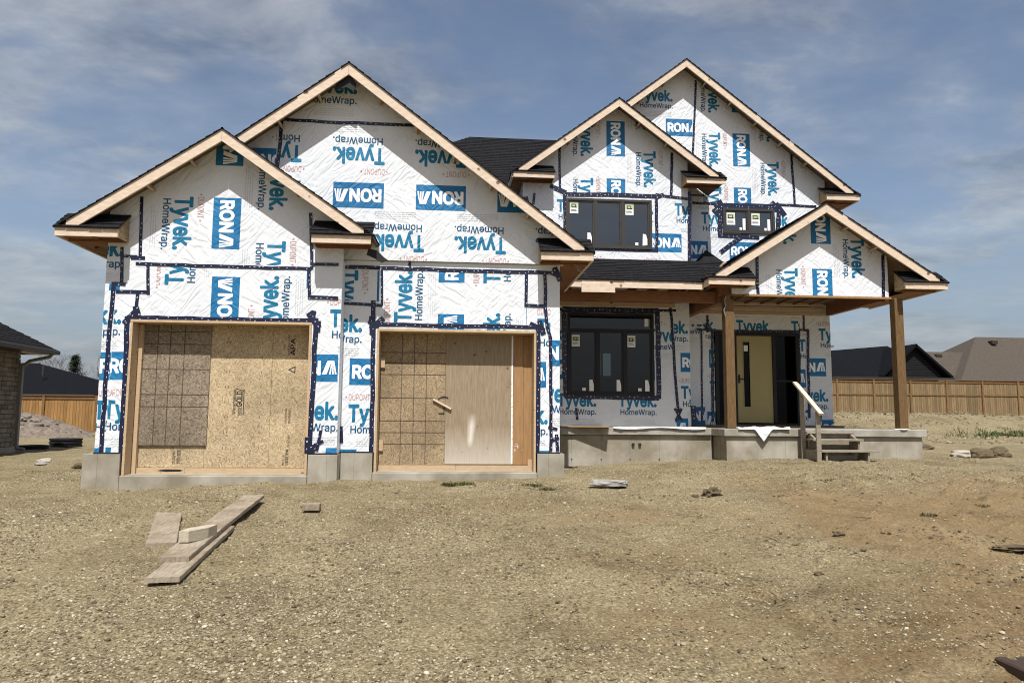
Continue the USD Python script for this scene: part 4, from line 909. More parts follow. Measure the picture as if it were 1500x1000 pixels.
def sticker(w, x0, x1, z0, z1, y, fancy=True):
    obj('sticker', bx(x0, x1, y, y + .002, z0, z1), STICK, w)
    if fancy:
        h = z1 - z0
        obj('sticker_print', [bx(x0 + .01, x1 - .01, y - .0012, y - .0002, z1 - .52 * h, z1 - .14 * h)], STICKG, w)
        obj('sticker_mark', [bx(x0 + .035, x1 - .035, y - .0026, y - .0014, z1 - .5 * h, z1 - .42 * h), bx(x0 + .035, x0 + .055, y - .0026, y - .0014, z1 - .42 * h, z1 - .2 * h), bx(x1 - .075, x1 - .055, y - .0026, y - .0014, z1 - .42 * h, z1 - .2 * h), bx(x0 + .055, x1 - .075, y - .0026, y - .0014, z1 - .26 * h, z1 - .2 * h)], STICKK, w)
        obj('sticker_mark', [bx(x0 + .02, x1 - .03 - .01 * k, y - .0026, y - .0014, z0 + .05 + .018 * k, z0 + .057 + .018 * k) for k in range(3)], STICKK, w)
w1, pn, zt = window(2.52, 4.50, 4.78, 5.92, 4.2, 3, FRAME, glass=GLASS_UP)
sticker(w1, pn[0][0] + .01, pn[0][0] + .20, 5.57, 5.84, 4.197); sticker(w1, pn[2][0] + .01, pn[2][0] + .20, 5.57, 5.84, 4.197)
for p in (pn[0], pn[2]):
    obj('sticker', wallpoly(Polygon([(p[1] - .13, 4.87), (p[1] - .02, 4.88), (p[1] - .02, 5.02), (p[1] - .05, 5.13), (p[1] - .12, 5.14)]), 4.197, .002), STICK, w1)
    sticker(w1, p[1] - .30, p[1] - .23, 4.87, 4.94, 4.197, False)
w2, pn, zt = window(6.48, 7.77, 5.425, 6.045, 5.0, 2, FRAME, glass=GLASS_UP)
for p in pn:
    sticker(w2, p[0] + .01, p[0] + .22, 5.64, 5.95, 4.997); sticker(w2, p[1] - .09, p[1] - .02, 5.52, 5.80, 4.997, False); sticker(w2, p[1] - .17, p[1] - .11, 5.52, 5.58, 4.997, False)
w3, pn, zt = window(2.56, 4.51, 1.475, 3.295, 4.2, 3, BLACKF, transom=.34, glass=GLASS)
sticker(w3, pn[0][0] + .01, pn[0][0] + .19, 2.55, 2.81, 4.197); sticker(w3, pn[2][0] + .01, pn[2][0] + .19, 2.55, 2.81, 4.197)
for p in (pn[0], pn[1], pn[2]):
    obj('sticker', wallpoly(Polygon([(p[1] - .12, 1.57), (p[1] - .02, 1.57), (p[1] - .02, 1.70), (p[1] - .05, 1.82), (p[1] - .12, 1.82)]), 4.197, .002), STICK, w3)
sticker(w3, pn[0][1] - .28, pn[0][1] - .20, 1.575, 1.64, 4.197, False); sticker(w3, pn[2][1] - .28, pn[2][1] - .2, 1.575, 1.64, 4.197, False)
sticker(w3, 4.31, 4.40, 3.02, 3.2, 4.209, False)

# ---- entrance door with two dark sidelights
fr = [bx(6.21, 6.29, 4.96, 5.09, .86, 3.03), bx(8.19, 8.27, 4.96, 5.09, .86, 3.03), bx(6.29, 8.19, 4.96, 5.09, 2.95, 3.03), bx(6.66, 6.735, 4.965, 5.08, .90, 2.95), bx(7.615, 7.69, 4.965, 5.08, .90, 2.95), bx(6.21, 8.27, 4.90, 5.10, .845, .885)]
dr = obj('door_frame', fr, BLACKF, house)
obj('pane', bx(6.29, 6.66, 5.02, 5.03, .89, 2.95), GLASS_DARK, dr); obj('pane', bx(7.69, 8.19, 5.02, 5.03, .89, 2.95), GLASS_DARK, dr)
obj('window_rail', bx(7.69, 8.19, 5.0, 5.05, 1.86, 1.90), BLACKF, dr)
ds = obj('front_door', wallpoly(sbox(6.74, .895, 7.61, 2.945).difference(sbox(6.905, 1.27, 7.055, 2.80)), 5.0, .045), DOORM, house)
obj('door_lite', bx(6.905, 7.055, 5.02, 5.028, 1.27, 2.80), GLASS_DARK, ds)
obj('lite_frame', [bx(6.893, 6.905, 4.99, 5.03, 1.258, 2.812), bx(7.055, 7.067, 4.99, 5.03, 1.258, 2.812), bx(6.905, 7.055, 4.99, 5.03, 1.258, 1.27), bx(6.905, 7.055, 4.99, 5.03, 2.80, 2.812)], DOORM, ds)
obj('sticker', bx(6.93, 7.03, 5.017, 5.0195, 2.58, 2.72), STICK, ds)
obj('door_handle', [bx(6.77, 6.81, 4.985, 4.999, 1.82, 2.02), bx(6.77, 6.89, 4.955, 4.975, 1.90, 1.925), bx(6.782, 6.80, 4.97, 4.99, 1.90, 1.925)], BLACKF, ds)
obj('wall_lamp_stub', lump((9.10, 4.97, 2.72), (.05, .04, .03), 3, 1), STICK, house)

# ---- porch: slab, posts, beams, roofs
obj('porch_slab', [bxc(5.44, 9.69, 2.5, 5.0, .637, .785, .01)], SLABC, house)
obj('porch_slab', [bxc(1.88, 5.435, 3.2, 4.199, .637, .783, .01)], SLABC, house)
for x in (5.61, 9.23):
    pb = bxc(x - .092, x + .092, 2.52, 2.704, .80, 3.495, .008)
    p = obj('porch_post', pb, POSTWOOD, house)
    obj('post_base', bx(x - .08, x + .08, 2.53, 2.69, .786, .80), STEEL, p)
obj('mortar_pad', lump((9.2, 2.58, .79), (.16, .11, .022), 5, 2, .2), STICK, house)
obj('wire_twist', tube([(5.53, 2.5, 3.45), (5.5, 2.49, 3.36), (5.52, 2.485, 3.25), (5.48, 2.49, 3.17), (5.51, 2.49, 3.05)], .008, 5), STEEL, house)
sP = (5.39 - 3.79) / 2.5
polyP = gable_outline(7.585, 5.42, sP, 3.53, 5.70, 9.07)
wallP = obj('porch_gable_wall', wallpoly(polyP, 2.6, .05), WRAP, house)
print_sheet(wallP, 2.6, polyP.intersection(sbox(6.42, 3.53, 8.8, 5.4)), (7.64, 4.09), -90)
print_sheet(wallP, 2.6, polyP.intersection(sbox(9.02, 3.53, 9.3, 5.4)), (9.5, 4.6), -90)
tapes(wallP, 'P')
gable_roof(7.585, 5.42, 2.52, 3.81, 2.26, 2.6, 4.99, [(5.08, 6.03, -1), (9.20, 10.11, 1)], [(1, 4.99)], (3.645, 3.775), 4.07, 37)
obj('side_fascia', bx(5.08, 5.118, 2.26, 2.56, 3.63, 3.765), PINE, house)
obj('porch_beam', bx(5.46, 9.12, 2.655, 2.80, 3.505, 3.80), BEAMWOOD, house)
obj('porch_beam', bx(8.99, 9.12, 2.81, 4.99, 3.47, 3.80), BEAMWOOD, house)
obj('porch_beam', bx(5.47, 5.61, 2.81, 4.99, 3.36, 3.68), BEAMWOOD, house)
obj('porch_beam', bx(1.81, 5.46, 2.86, 3.0, 3.38, 3.60), BEAMWOOD, house)
obj('beam_edge_strip', bx(5.98, 9.12, 2.59, 2.654, 3.487, 3.527), BROWNPLY, house)
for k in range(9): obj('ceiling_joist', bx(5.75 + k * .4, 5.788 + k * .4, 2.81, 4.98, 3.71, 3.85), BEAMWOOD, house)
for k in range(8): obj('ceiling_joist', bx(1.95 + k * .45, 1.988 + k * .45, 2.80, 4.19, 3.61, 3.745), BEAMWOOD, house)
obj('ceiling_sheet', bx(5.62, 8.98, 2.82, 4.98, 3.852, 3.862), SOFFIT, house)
obj('nailing_strip', bx(1.82, 5.0, 4.165, 4.198, 3.46, 3.56), PINE2, house); obj('nailing_strip', bx(1.82, 5.0, 4.165, 4.198, 3.62, 3.70), PINE2, house)
obj('eave_fascia', bx(1.86, 5.075, 2.52, 2.558, 3.585, 3.73), PINE, house)
obj('fascia_scrap', bx(2.57, 3.25, 2.496, 2.517, 3.48, 3.66), PINE, house)
sdk = obj('roof_deck', quadslab([(1.86, 2.53, 3.74), (6.25, 2.53, 3.74), (6.25, 4.198, 4.53), (1.86, 4.198, 4.53)], .02), SOFFIT, house)
Ls = math.hypot(1.69, .80)
obj('shingles', slope((1.84, 2.505, 3.74), (1, 0, 0), (0, 1.69 / Ls, .80 / Ls), 4.36, Ls, 47, tab=.32, clip=Polygon([(0, -.1), (3.22, -.1), (4.36, Ls + .1), (0, Ls + .1)])), SHINGLE, sdk, kind='stuff')
ck = trimesh.convex.convex_hull(np.array([(5.62, 4.99, 4.55), (6.55, 4.99, 4.55), (6.05, 4.99, 5.0), (5.7, 4.4, 4.53), (6.3, 4.4, 4.55)])); obj('roof_cricket', ck, SHINGLE, house)
obj('hanging_wire', tube([(2.0, 2.9, 3.45), (2.03, 2.85, 3.3), (2.1, 2.83, 3.22)], .004, 4), STEEL, house)
rw = random.Random(3)
for k in range(3):
    x = rw.choice((2.02, 1.9, 2.1)); obj('hanging_wire', tube([(x, .02 + .1 * k, 3.5), (x + .04, .02 + .1 * k, 3.4), (x + .13, .05 + .1 * k, 3.37)], .003, 4), STEEL, house)

# ------------------------------------------------------------------ things on the porch and in front of the house
st = thing('wooden_steps', 'small two tread wooden stair with a single sloping handrail against the porch', 'steps', (7.6, 2.1, .19))
g0 = .17
def plankbox(x0, x1, y0, y1, z0, z1): return bxc(x0, x1, y0, y1, z0, z1, .004)
for x in (7.16, 8.0):
    obj('stringer', sidepoly([(2.46, g0), (2.46, .70), (2.40, .70), (2.10, .565), (2.10, .36), (1.78, .36), (1.78, g0)], x - .02, x + .02), STEPWOOD, st)
obj('tread', plankbox(7.05, 8.20, 1.74, 2.06, .362, .40), STEPWOOD, st); obj('tread', plankbox(7.04, 8.08, 2.06, 2.36, .567, .605), STEPWOOD, st)
obj('tread', plankbox(7.08, 8.06, 2.37, 2.47, .70, .735), STEPWOOD, st)
obj('riser', plankbox(7.18, 7.98, 2.43, 2.455, g0, .70), STEPWOOD, st)
obj('riser', plankbox(7.18, 7.80, 1.96, 1.98, g0 + .02, .30), STEPWOOD, st)
obj('handrail_post', plankbox(6.96, 7.05, 2.36, 2.40, g0, 1.56), STEPWOOD, st); obj('handrail_post', plankbox(6.94, 7.03, 1.72, 1.76, g0, 1.14), STEPWOOD, st)
obj('side_board', plankbox(7.02, 7.06, 1.78, 2.45, g0, .40), STEPWOOD, st)
obj('handrail', beam((6.985, 2.62, 1.73), (6.985, 1.60, 1.08), .09, .038), PINE, st)

def cloth(path2, y0, z0, name, label, seed, drop, lay=.34):
    """A scrap of wrap lying on the slab and hanging over its edge."""
    nu, nv = 26, 14; U, Vv = np.meshgrid(np.linspace(0, 1, nu), np.linspace(0, 1, nv)); x0, x1 = path2
    X = x0 + (x1 - x0) * U; S = -lay + Vv * (lay + drop(U))
    nz = (meshkit.fbm(np.stack([X * 4, S * 5, 0 * X + seed], -1), 3, seed) - .5)
    Y = np.where(S < 0, y0 - S, y0 - .012) - .07 * np.abs(nz) - .01; Z = np.where(S < 0, z0 + .006 + (.11 if lay > .2 else .03) * np.abs(nz), z0 - S + .01)
    m = grid_mesh(X, Y, Z); v = np.array(m.vertices); f = np.array(m.faces); k = len(v)
    v2 = v + np.array([0, .003, .003]); m = trimesh.Trimesh(np.vstack([v, v2]), np.vstack([f, f[:, ::-1] + k]), process=False)
    return place(name, m, WRAP, label, 'wrap scrap', smooth=True)
cloth((5.72, 6.78), 2.49, .79, 'wrap_scrap', 'crumpled white wrap scrap hanging over the porch edge left of the steps', 5, lambda u: .24 * np.clip(1 - np.abs(u - .48) / .17, 0, 1) + .02)
cloth((3.35, 5.30), 3.19, .79, 'wrap_scrap', 'long thin white wrap strip lying along the recessed porch edge under the big window', 9, lambda u: .03 + .02 * np.sin(u * 9), .10)
pl = trimesh.creation.box((1.35, .62, .018)); pl.apply_transform(trimesh.transformations.rotation_matrix(math.radians(-13), [0, 0, 1])); pl.apply_translation((2.62, 3.42, .797))
place('plywood_sheet', pl, BROWNPLY, 'brown plywood sheet lying on the porch slab beside the garage corner', 'plywood')
pl = plankbox(4.0, 5.38, 3.35, 3.6, .786, .81); place('loose_board', pl, STEPWOOD, 'flat brown board lying on the porch slab below the big window', 'board')

def plank(name, label, corners, z, t, material, seed, bow=.0):
    """A sawn plank: corners front left, front right, back right, back left on the ground, underside at heights z."""
    c = np.asarray(corners, float); n = 14; rows = []
    for i in range(n + 1):
        s = i / n; l = c[0] * (1 - s) + c[3] * s; r_ = c[1] * (1 - s) + c[2] * s; zb = z[0] * (1 - s) + z[1] * s + bow * math.sin(math.pi * s)
        d = np.append((r_ - l) / np.linalg.norm(r_ - l), 0) * .006
        L0, R0 = np.append(l, zb), np.append(r_, zb)
        rows.append([L0, R0, R0 + [0, 0, t - .006], R0 + [0, 0, t] - d, L0 + [0, 0, t] + d, L0 + [0, 0, t - .006]])
    V = np.array(rows).reshape(-1, 3); Fc = []
    for i in range(n):
        for j in range(6):
            k = (j + 1) % 6; Fc += [(i * 6 + j, i * 6 + k, (i + 1) * 6 + k), (i * 6 + j, (i + 1) * 6 + k, (i + 1) * 6 + j)]
    Fc += [(0, j + 1, j) for j in range(1, 5)]; o = n * 6; Fc += [(o, o + j, o + j + 1) for j in range(1, 5)]
    m = trimesh.Trimesh(V, Fc, process=False); m.fix_normals(); return place(name, m, material, label, 'plank')
G = lambda x, y: float(ground(x, y))
plank('wooden_plank', 'short weathered grey plank lying alone on the gravel at far left', [(-2.88, -4.26), (-2.60, -4.24), (-3.08, -2.77), (-3.38, -2.73)], (-.27, -.175), .04, PLANK, 1)
plank('wooden_plank', 'grey plank at the bottom of the pair of stacked planks, nearest the camera', [(-2.39, -5.48), (-2.135, -5.45), (-2.26, -3.55), (-2.52, -3.55)], (-.335, -.215), .042, PLANK, 2)
plank('wooden_plank', 'long weathered plank lying on top of another with a wood block on it', [(-2.475, -5.02), (-2.225, -4.99), (-2.39, -1.80), (-2.64, -1.86)], (-.262, -.075), .042, PLANK, 3, .012)
blk = trimesh.creation.extrude_polygon(Polygon([(-.10, -.27), (-.01, -.27), (.085, -.05), (.085, .16), (.03, .17), (-.10, -.08)]), .10, engine='earcut')
blk.apply_transform(trimesh.transformations.rotation_matrix(math.radians(-4), [0, 0, 1])); blk.apply_translation((-2.36, -4.28, -.176))
place('wood_block', blk, CHUNK, 'pale cut wood block sitting on the long plank', 'wood block')
place('wood_offcut', bxc(-1.77, -1.565, -2.50, -2.38, -.155, -.07, .005), PLANK, 'small brown wood offcut lying alone on the gravel before the left garage door', 'wood offcut')

# tufts of dead grass and weeds
def tuft(name, label, cx, cy, w, d, h, n, seed, material, cat='weeds'):
    rng = random.Random(seed); V, Fc = [], []
    for i in range(n):
        a, r0 = rng.uniform(0, 6.283), math.sqrt(rng.random()); x, y = cx + w * r0 * math.cos(a), cy + d * r0 * math.sin(a); z = float(G(x, y)) - .01
        L, b, lean, wd = h * rng.uniform(.4, 1.2), rng.uniform(0, 6.283), rng.uniform(.3, 1.6), rng.uniform(.003, .007)
        dx, dy = math.cos(b), math.sin(b); px, py = -dy * wd, dx * wd; k = len(V)
        V += [(x - px, y - py, z), (x + px, y + py, z), (x + dx * L * lean * .5 - px * .7, y + dy * L * lean * .5 - py * .7, z + L * .6), (x + dx * L * lean * .5 + px * .7, y + dy * L * lean * .5 + py * .7, z + L * .6), (x + dx * L * lean, y + dy * L * lean, z + L * .75)]
        Fc += [(k, k + 1, k + 3), (k, k + 3, k + 2), (k + 2, k + 3, k + 4)]
    t_ = place(name, trimesh.Trimesh(np.array(V), np.array(Fc), process=False), material, label, cat); return t_
WEED = mat('dry_green_weed', (0.055, 0.065, 0.02), (0.12, 0.11, 0.04), 12, rough=0.9)
WEEDB = mat('brown_dead_weed', (0.10, 0.08, 0.04), (0.17, 0.13, 0.07), 12, rough=0.9)
GREENG = mat('fresh_green_grass', (0.04, 0.062, 0.015), (0.08, 0.105, 0.03), 9, rough=0.9)
tuft('weed_tuft', 'low green brown weed tuft below the middle of the right garage opening', .13, -.55, .25, .13, .07, 420, 1, WEED)
tuft('weed_tuft', 'low weed tuft at the right end of the right garage sill, split in two', 1.22, -.85, .16, .12, .055, 200, 2, WEED); 
tuft('weed_tuft', 'small weed tuft just in front of the split tuft at the right garage sill', 1.38, -1.25, .13, .06, .05, 130, 12, WEED)
tuft('weed_tuft', 'small dead brown weed tuft between the two garage openings', -.81, -1.3, .12, .05, .035, 90, 3, WEEDB)
tuft('weed_tuft', 'long thin strip of dry weeds in front of the wooden steps', 6.05, -.8, .45, .05, .04, 260, 4, WEED)
for k, (x, y, w_) in enumerate(((7.3, -2.0, .15), (8.5, -2.1, .12), (5.6, -3.4, .10), (6.6, -2.9, .15))):
    tuft('weed_tuft', ('scrubby dead weeds right of the thin weed strip', 'scrubby dead weeds nearest the right edge on the bare soil', 'small scrubby weed clump below the steps on bare soil', 'flat reddish weed patch in the middle of the bare soil')[k], x, y, w_, .07, .04, 150, 20 + k, WEEDB)

ROCK = mat('grey_field_stone', (0.17, 0.16, 0.145), (0.32, 0.305, 0.28), 9, rough=0.9, bump=.3)
ROCKD = mat('brown_soil_clod', (0.065, 0.048, 0.027), (0.13, 0.10, 0.058), 12, rough=0.95, bump=.5)
ROCKW = mat('pale_field_stone', (0.28, 0.25, 0.2), (0.40, 0.365, 0.30), 9, rough=0.9)
fl = lump((2.34, -1.02, .035), (.27, .17, .055), 4, 3, .5); place('flat_stone', fl, ROCK, 'flat grey slab of stone lying on gravel below the recessed porch', 'stone')
place('soil_clod', lump((3.5, -2.05, .0), (.115, .10, .075), 8, 3, .7, 2.6), ROCKD, 'rough brown clod of soil on the gravel right of the flat stone', 'clod')
for k, (x, y, s, lb) in enumerate(((3.25, -2.1, .035, 'tiny soil crumb just left of the rough brown clod'), (4.35, -2.3, .05, 'small dark soil crumb right of the rough brown clod'), (4.0, -4.3, .045, 'dark lump of soil in the middle of the bare ground'), (3.1, -5.6, .03, 'dark crumb of soil low on the right ground'), (4.85, -4.6, .06, 'soil lump near the dark bark scrap'))):
    place('soil_clod', lump((x, y, G(x, y) + s * .3), (s * 1.3, s, s * .7), 30 + k, 2, .7, 2.4), ROCKD, lb, 'clod')
place('bark_scrap', lump((5.36, -5.0, -.205), (.20, .07, .03), 44, 3, .7, 2.2), ROCKD, 'dark flat bark scrap lying at the right edge of the yard', 'bark')
rub = random.Random(6)
spots = [(10.9, 3.2, .16, ROCKW, 'whitish round stone beside the porch corner'), (11.35, 3.15, .2, ROCKD, 'brown rounded stone next to the whitish one'), (11.7, 3.0, .13, ROCKD, 'small brown stone right of the brown rounded one'), (12.4, 2.6, .2, ROCK, 'flat grey stone at the right edge of the lot'),
         (12.9, 2.45, .17, ROCK, 'second flat grey stone at the far right edge'), (12.1, 3.6, .12, ROCKD, 'dark stone behind the flat grey stones'), (11.6, 5.4, .16, ROCKD, 'dark earth lump at the foot of the bank near the porch'), (12.9, 4.6, .14, ROCKD, 'dark earth lump midway to the grassy bank'), (11.0, 6.6, .13, ROCK, 'grey stone behind the porch corner'),
         (-7.9, 5.6, .13, ROCKW, 'pale stone on the left lot before the fence'), (-8.5, 4.6, .1, ROCKW, 'second pale stone nearer on the left lot'), (-8.2, 3.9, .09, ROCK, 'small grey stone on the left lot beside the pale ones'), (-7.2, 3.4, .1, ROCKD, 'dark clod on the left lot near the house corner')]
for x, y, s, m_, lb in spots:
    place('field_stone', lump((x, y, G(x, y) + s * .25), (s * 1.4, s, s * .6), rub.randint(1, 99), 2, .5), m_, lb, 'stone')
place('buried_timber', bxc(3.19, 3.5, -7.72, -7.45, -.5, -.375, .01), mat('dark_old_timber', (0.035, 0.022, 0.015), (0.06, 0.04, 0.028), 9, rough=.7), 'dark brown timber end at the bottom right corner of the yard', 'timber')
# twigs on the bare soil
for k, (x, y, L, a) in enumerate(((3.9, -5.9, .28, .2), (3.2, -4.6, .22, 1.3), (4.6, -3.6, .3, -.4), (2.4, -6.3, .2, .8))):
    p = [(x + L * t * math.cos(a + .5 * t), y + L * t * math.sin(a + .5 * t), G(x + L * t * math.cos(a), y + L * t * math.sin(a)) + .03) for t in np.linspace(0, 1, 6)]
    place('twig', tube(p, np.linspace(.007, .003, 6), 5), ROCKD, ('curved dark twig on the lower right soil', 'short dark twig in the middle of the soil', 'thin twig below the wooden steps', 'small twig near the bottom centre')[k], 'twig')

# grass strip at the foot of the bank
rg2 = random.Random(2); V, Fc = [], []
for i in range(2600):
    x = rg2.uniform(18.6, 28); y = 12.6 + rg2.gauss(0, .55) + .22 * (x - 15); z = float(0)
    V.append((x, y)); 
P2 = np.array(V); Z2 = soil(P2[:, 0], P2[:, 1]); V, k = [], 0
for (x, y), z in zip(P2, Z2):
    if meshkit.noise(np.array([[x * .7, y * .9, 0]]), 4)[0] < .45: continue
    b = rg2.uniform(0, 6.28); h = rg2.uniform(.06, .16); dx, dy = math.cos(b), math.sin(b)
    V += [(x - dy * .02, y + dx * .02, z - .01), (x + dy * .02, y - dx * .02, z - .01), (x + dx * h * .6, y + dy * h * .6, z + h)]; Fc.append((k, k + 1, k + 2)); k += 3
obj('grass', trimesh.Trimesh(np.array(V), np.array(Fc), process=False), GREENG, label='strip of short green grass at the foot of the gravel bank', cat='grass', kind='stuff')

# ------------------------------------------------------------------ fences
FENCEW = mat('orange_brown_cedar', (0.22, 0.115, 0.036), (0.32, 0.18, 0.065), 3, (4, 4, .6), rough=0.8, rand=.28)
FENCER = mat('tan_cedar_fence', (0.155, 0.105, 0.05), (0.24, 0.17, 0.088), 3, (4, 4, .6), rough=0.8, rand=.28)
FPOST = mat('cedar_post', (0.14, 0.075, 0.028), (0.20, 0.115, 0.048), 3, rough=0.8, rand=.15)
def fence(name, label, x0, x1, y, m_, zf, zt, first, rails):
    f = thing(name, label, 'fence', ((x0 + x1) / 2, y, float(G((x0 + x1) / 2, y))))
    x = first
    while x < x1:
        zb = G(x, y) - .15; obj('fence_post', bx(x - .055, x + .055, y - .09, y + .02, zb, zt + .02), FPOST, f); x += 2.42
    for a, b in rails: obj('fence_rail', bx(x0, x1, y - .05, y - .012, zt - a, zt - b), FPOST, f)
    obj('cap_board', bx(x0, x1, y - .1, y + .05, zt + .022, zt + .055), FPOST, f)
    rng = random.Random(name); x = x0
    while x < x1:
        w = .132; zb = G(x, y) + rng.uniform(-.06, .0); obj('fence_board', bx(x, x + w, y - .008 + rng.uniform(-.004, .004), y + .016, zb, zt - .02), m_, f); x += w + .012
    return f
fence('wooden_fence', 'tan vertical board fence on the bank right of the house', 21.5, 42, 32, FENCER, 0, 3.45, 24.13, ((.14, .03), (.95, .86)))
fence('wooden_fence', 'orange brown vertical board fence beyond the left side yard', -27, -4.6, 25, FENCEW, 0, 1.80, -19.42, ((.14, .03), (1.75, 1.66)))

# ------------------------------------------------------------------ neighbouring houses
BRICKM = mat('grey_tan_brick', (0.13, 0.115, 0.09), (0.27, 0.235, 0.18), 2.2, rough=0.9, rand=.35, bump=.3)
MORTAR = mat('grey_mortar', (0.24, 0.23, 0.20), (0.30, 0.285, 0.25), 5, rough=0.95)
ROOFB = mat('black_far_shingle', (0.004, 0.0045, 0.006), (0.010, 0.0105, 0.013), 8, (1, 1, 3), rough=0.95, spec=0.05)
ROOFG = mat('brown_far_shingle', (0.045, 0.036, 0.028), (0.08, 0.066, 0.052), 6, (1, 1, 3), rough=0.9)
SIDING = mat('black_lap_siding', (0.006, 0.0065, 0.0075), (0.011, 0.0115, 0.013), 4, rough=0.7, spec=0.15)
DARKTRIM = mat('dark_brown_gutter', (0.03, 0.026, 0.022), (0.04, 0.035, 0.03), 4, rough=0.4)
GREYTRIM = mat('grey_downspout', (0.16, 0.15, 0.135), (0.2, 0.19, 0.17), 4, rough=0.5)
nh = thing('brick_house', 'neighbouring brick house with dark hip roof and gutter at the left edge', 'house', (-14, 4, 0))
obj('wall', bx(-17, -11.09, -6, 8.0, -.5, 2.62), MORTAR, nh)
obj('stone_ledge', bx(-11.085, -11.02, -6, 8.03, -.5, .14), CONCRETE, nh)
rb = random.Random(5); zc = .15
row = 0
while zc < 2.5:
    h = .105
    y = 7.99 - (.0 if row % 2 else .16)
    if row % 2 == 0: obj('brick', bxc(-11.10, -11.055 + rb.uniform(-.005, .005), 7.845, 8.01, zc, zc + h, .006), BRICKM, nh)
    else: y = 8.01
    while y > 6.45:
        w = rb.choice((.33, .33, .2)); obj('brick', bxc(-11.10, -11.055 + rb.uniform(-.007, .005), y - w, y - (.012 if y < 8 else 0), zc, zc + h, .006), BRICKM, nh); y -= w
    zc += h + .012; row += 1
zc, row, rest = .15, 0, []
while zc < 2.5:
    y = 6.2 - (.0 if row % 2 else .12)
    while y > -5.9:
        w = rb.choice((.33, .33, .2)); rest.append(bx(-11.10, -11.055 + rb.uniform(-.007, .005), y - w, y - .012, zc, zc + .105)); y -= w
    zc += .117; row += 1
obj('brickwork', rest, BRICKM, nh, kind='stuff')
hp = trimesh.convex.convex_hull(np.array([(-18, -7, 2.64), (-10.5, -7, 2.64), (-10.5, 8.6, 2.64), (-18, 8.6, 2.64), (-14.25, 5.2, 5.0), (-14.25, -3, 5.0)])); rf = obj('roof', hp, ROOFB, nh)
a_ = np.array([-3.75, 0, 2.36]); La = np.linalg.norm(a_)
obj('shingles', slope((-10.47, -7, 2.64), (0, 1, 0), a_ / La, 15.63, La, 71, clip=Polygon([(0, 0), (15.63, 0), (12.2, La), (4, La)]), tab=.34), SHINGLE, rf, kind='stuff')
obj('soffit_board', bx(-11.09, -10.56, -6.9, 8.55, 2.53, 2.555), DARKTRIM, nh)
obj('gutter', bxc(-10.5, -10.39, -6.9, 8.6, 2.53, 2.64, .02), DARKTRIM, nh)
obj('rear_fascia', bx(-17.9, -10.51, 8.56, 8.6, 2.53, 2.635), DARKTRIM, nh)
obj('downspout', [tube([(-10.45, 8.3, 2.53), (-10.5, 8.3, 2.46), (-10.9, 8.12, 2.33), (-10.99, 8.03, 2.2)], .045, 8), bx(-11.05, -10.97, 7.96, 8.04, .14, 2.24), tube([(-11.01, 8.0, .17), (-10.97, 8.0, .09), (-10.8, 8.0, .07)], .045, 8)], GREYTRIM, nh)

n2 = thing('black_house', 'black sided house with dark gable roof behind the right fence', 'house', (31, 43, 1.5))
obj('wall', bx(27.0, 37.0, 40.6, 48, .5, 4.15), SIDING, n2)
obj('gable_wall', wallpoly(Polygon([(32.6, 4.12), (37.2, 4.12), (34.9, 6.3)]), 40.3, .2), SIDING, n2)
for k in range(11):
    z = 4.15 + k * .19; hw = 2.2 * (1 - (z - 4.12) / 2.25)
    if hw > .15: obj('siding_board', sidepoly([(40.3, z), (40.262, z), (40.285, z + .185), (40.3, z + .185)], 34.9 - hw, 34.9 + hw), SIDING, n2)
for sd in (-1, 1):
    obj('gable_roof', quadslab([(34.88, 39.85, 6.66), (34.88 + sd * 2.85, 39.85, 4.22), (34.88 + sd * 2.85, 46, 4.22), (34.88, 46, 6.66)], .16), ROOFB, n2)
obj('main_roof', trimesh.convex.convex_hull(np.array([(26.0, 40.2, 4.14), (37.6, 40.2, 4.14), (37.6, 49, 4.14), (26, 49, 4.14), (30.2, 44.5, 6.45), (35.5, 44.5, 6.95), (35.5, 45, 6.95), (30.2, 45, 6.45)])), ROOFB, n2)
obj('hip_roof', trimesh.convex.convex_hull(np.array([(24.5, 39.9, 4.12), (31.0, 39.9, 4.12), (31.0, 47, 4.12), (24.5, 47, 4.12), (29.0, 42.6, 6.55), (27.8, 42.6, 6.55)])), ROOFB, n2)
obj('eave_board', bx(24.5, 37.8, 39.86, 39.9, 3.98, 4.13), DARKTRIM, n2)

n3 = thing('brown_roof_house', 'house with brown hip roofs at the far right behind the fence', 'house', (52, 58, 1.5))
obj('wall', bx(42.5, 66, 53, 66, .5, 4.6), MORTAR, n3)
obj('roof', trimesh.convex.convex_hull(np.array([(47.3, 52, 4.6), (66, 52, 4.6), (66, 68, 4.6), (47.3, 68, 4.6), (53.6, 58, 9.45), (60, 58, 9.45)])), ROOFG, n3)
obj('side_roof', trimesh.convex.convex_hull(np.array([(42.3, 53, 4.55), (52, 53, 4.55), (52, 66, 4.55), (42.3, 66, 4.55), (46.5, 57, 7.75), (52, 57, 7.75)])), ROOFG, n3)
for x, z in ((47.0, 7.35), (48.3, 7.4)): obj('roof_vent', bx(x - .3, x + .3, 56.2, 56.8, z - .25, z + .05), DARKTRIM, n3)
obj('roof_vent', bx(54.3, 54.9, 56.6, 57.2, 8.6, 8.95), DARKTRIM, n3)

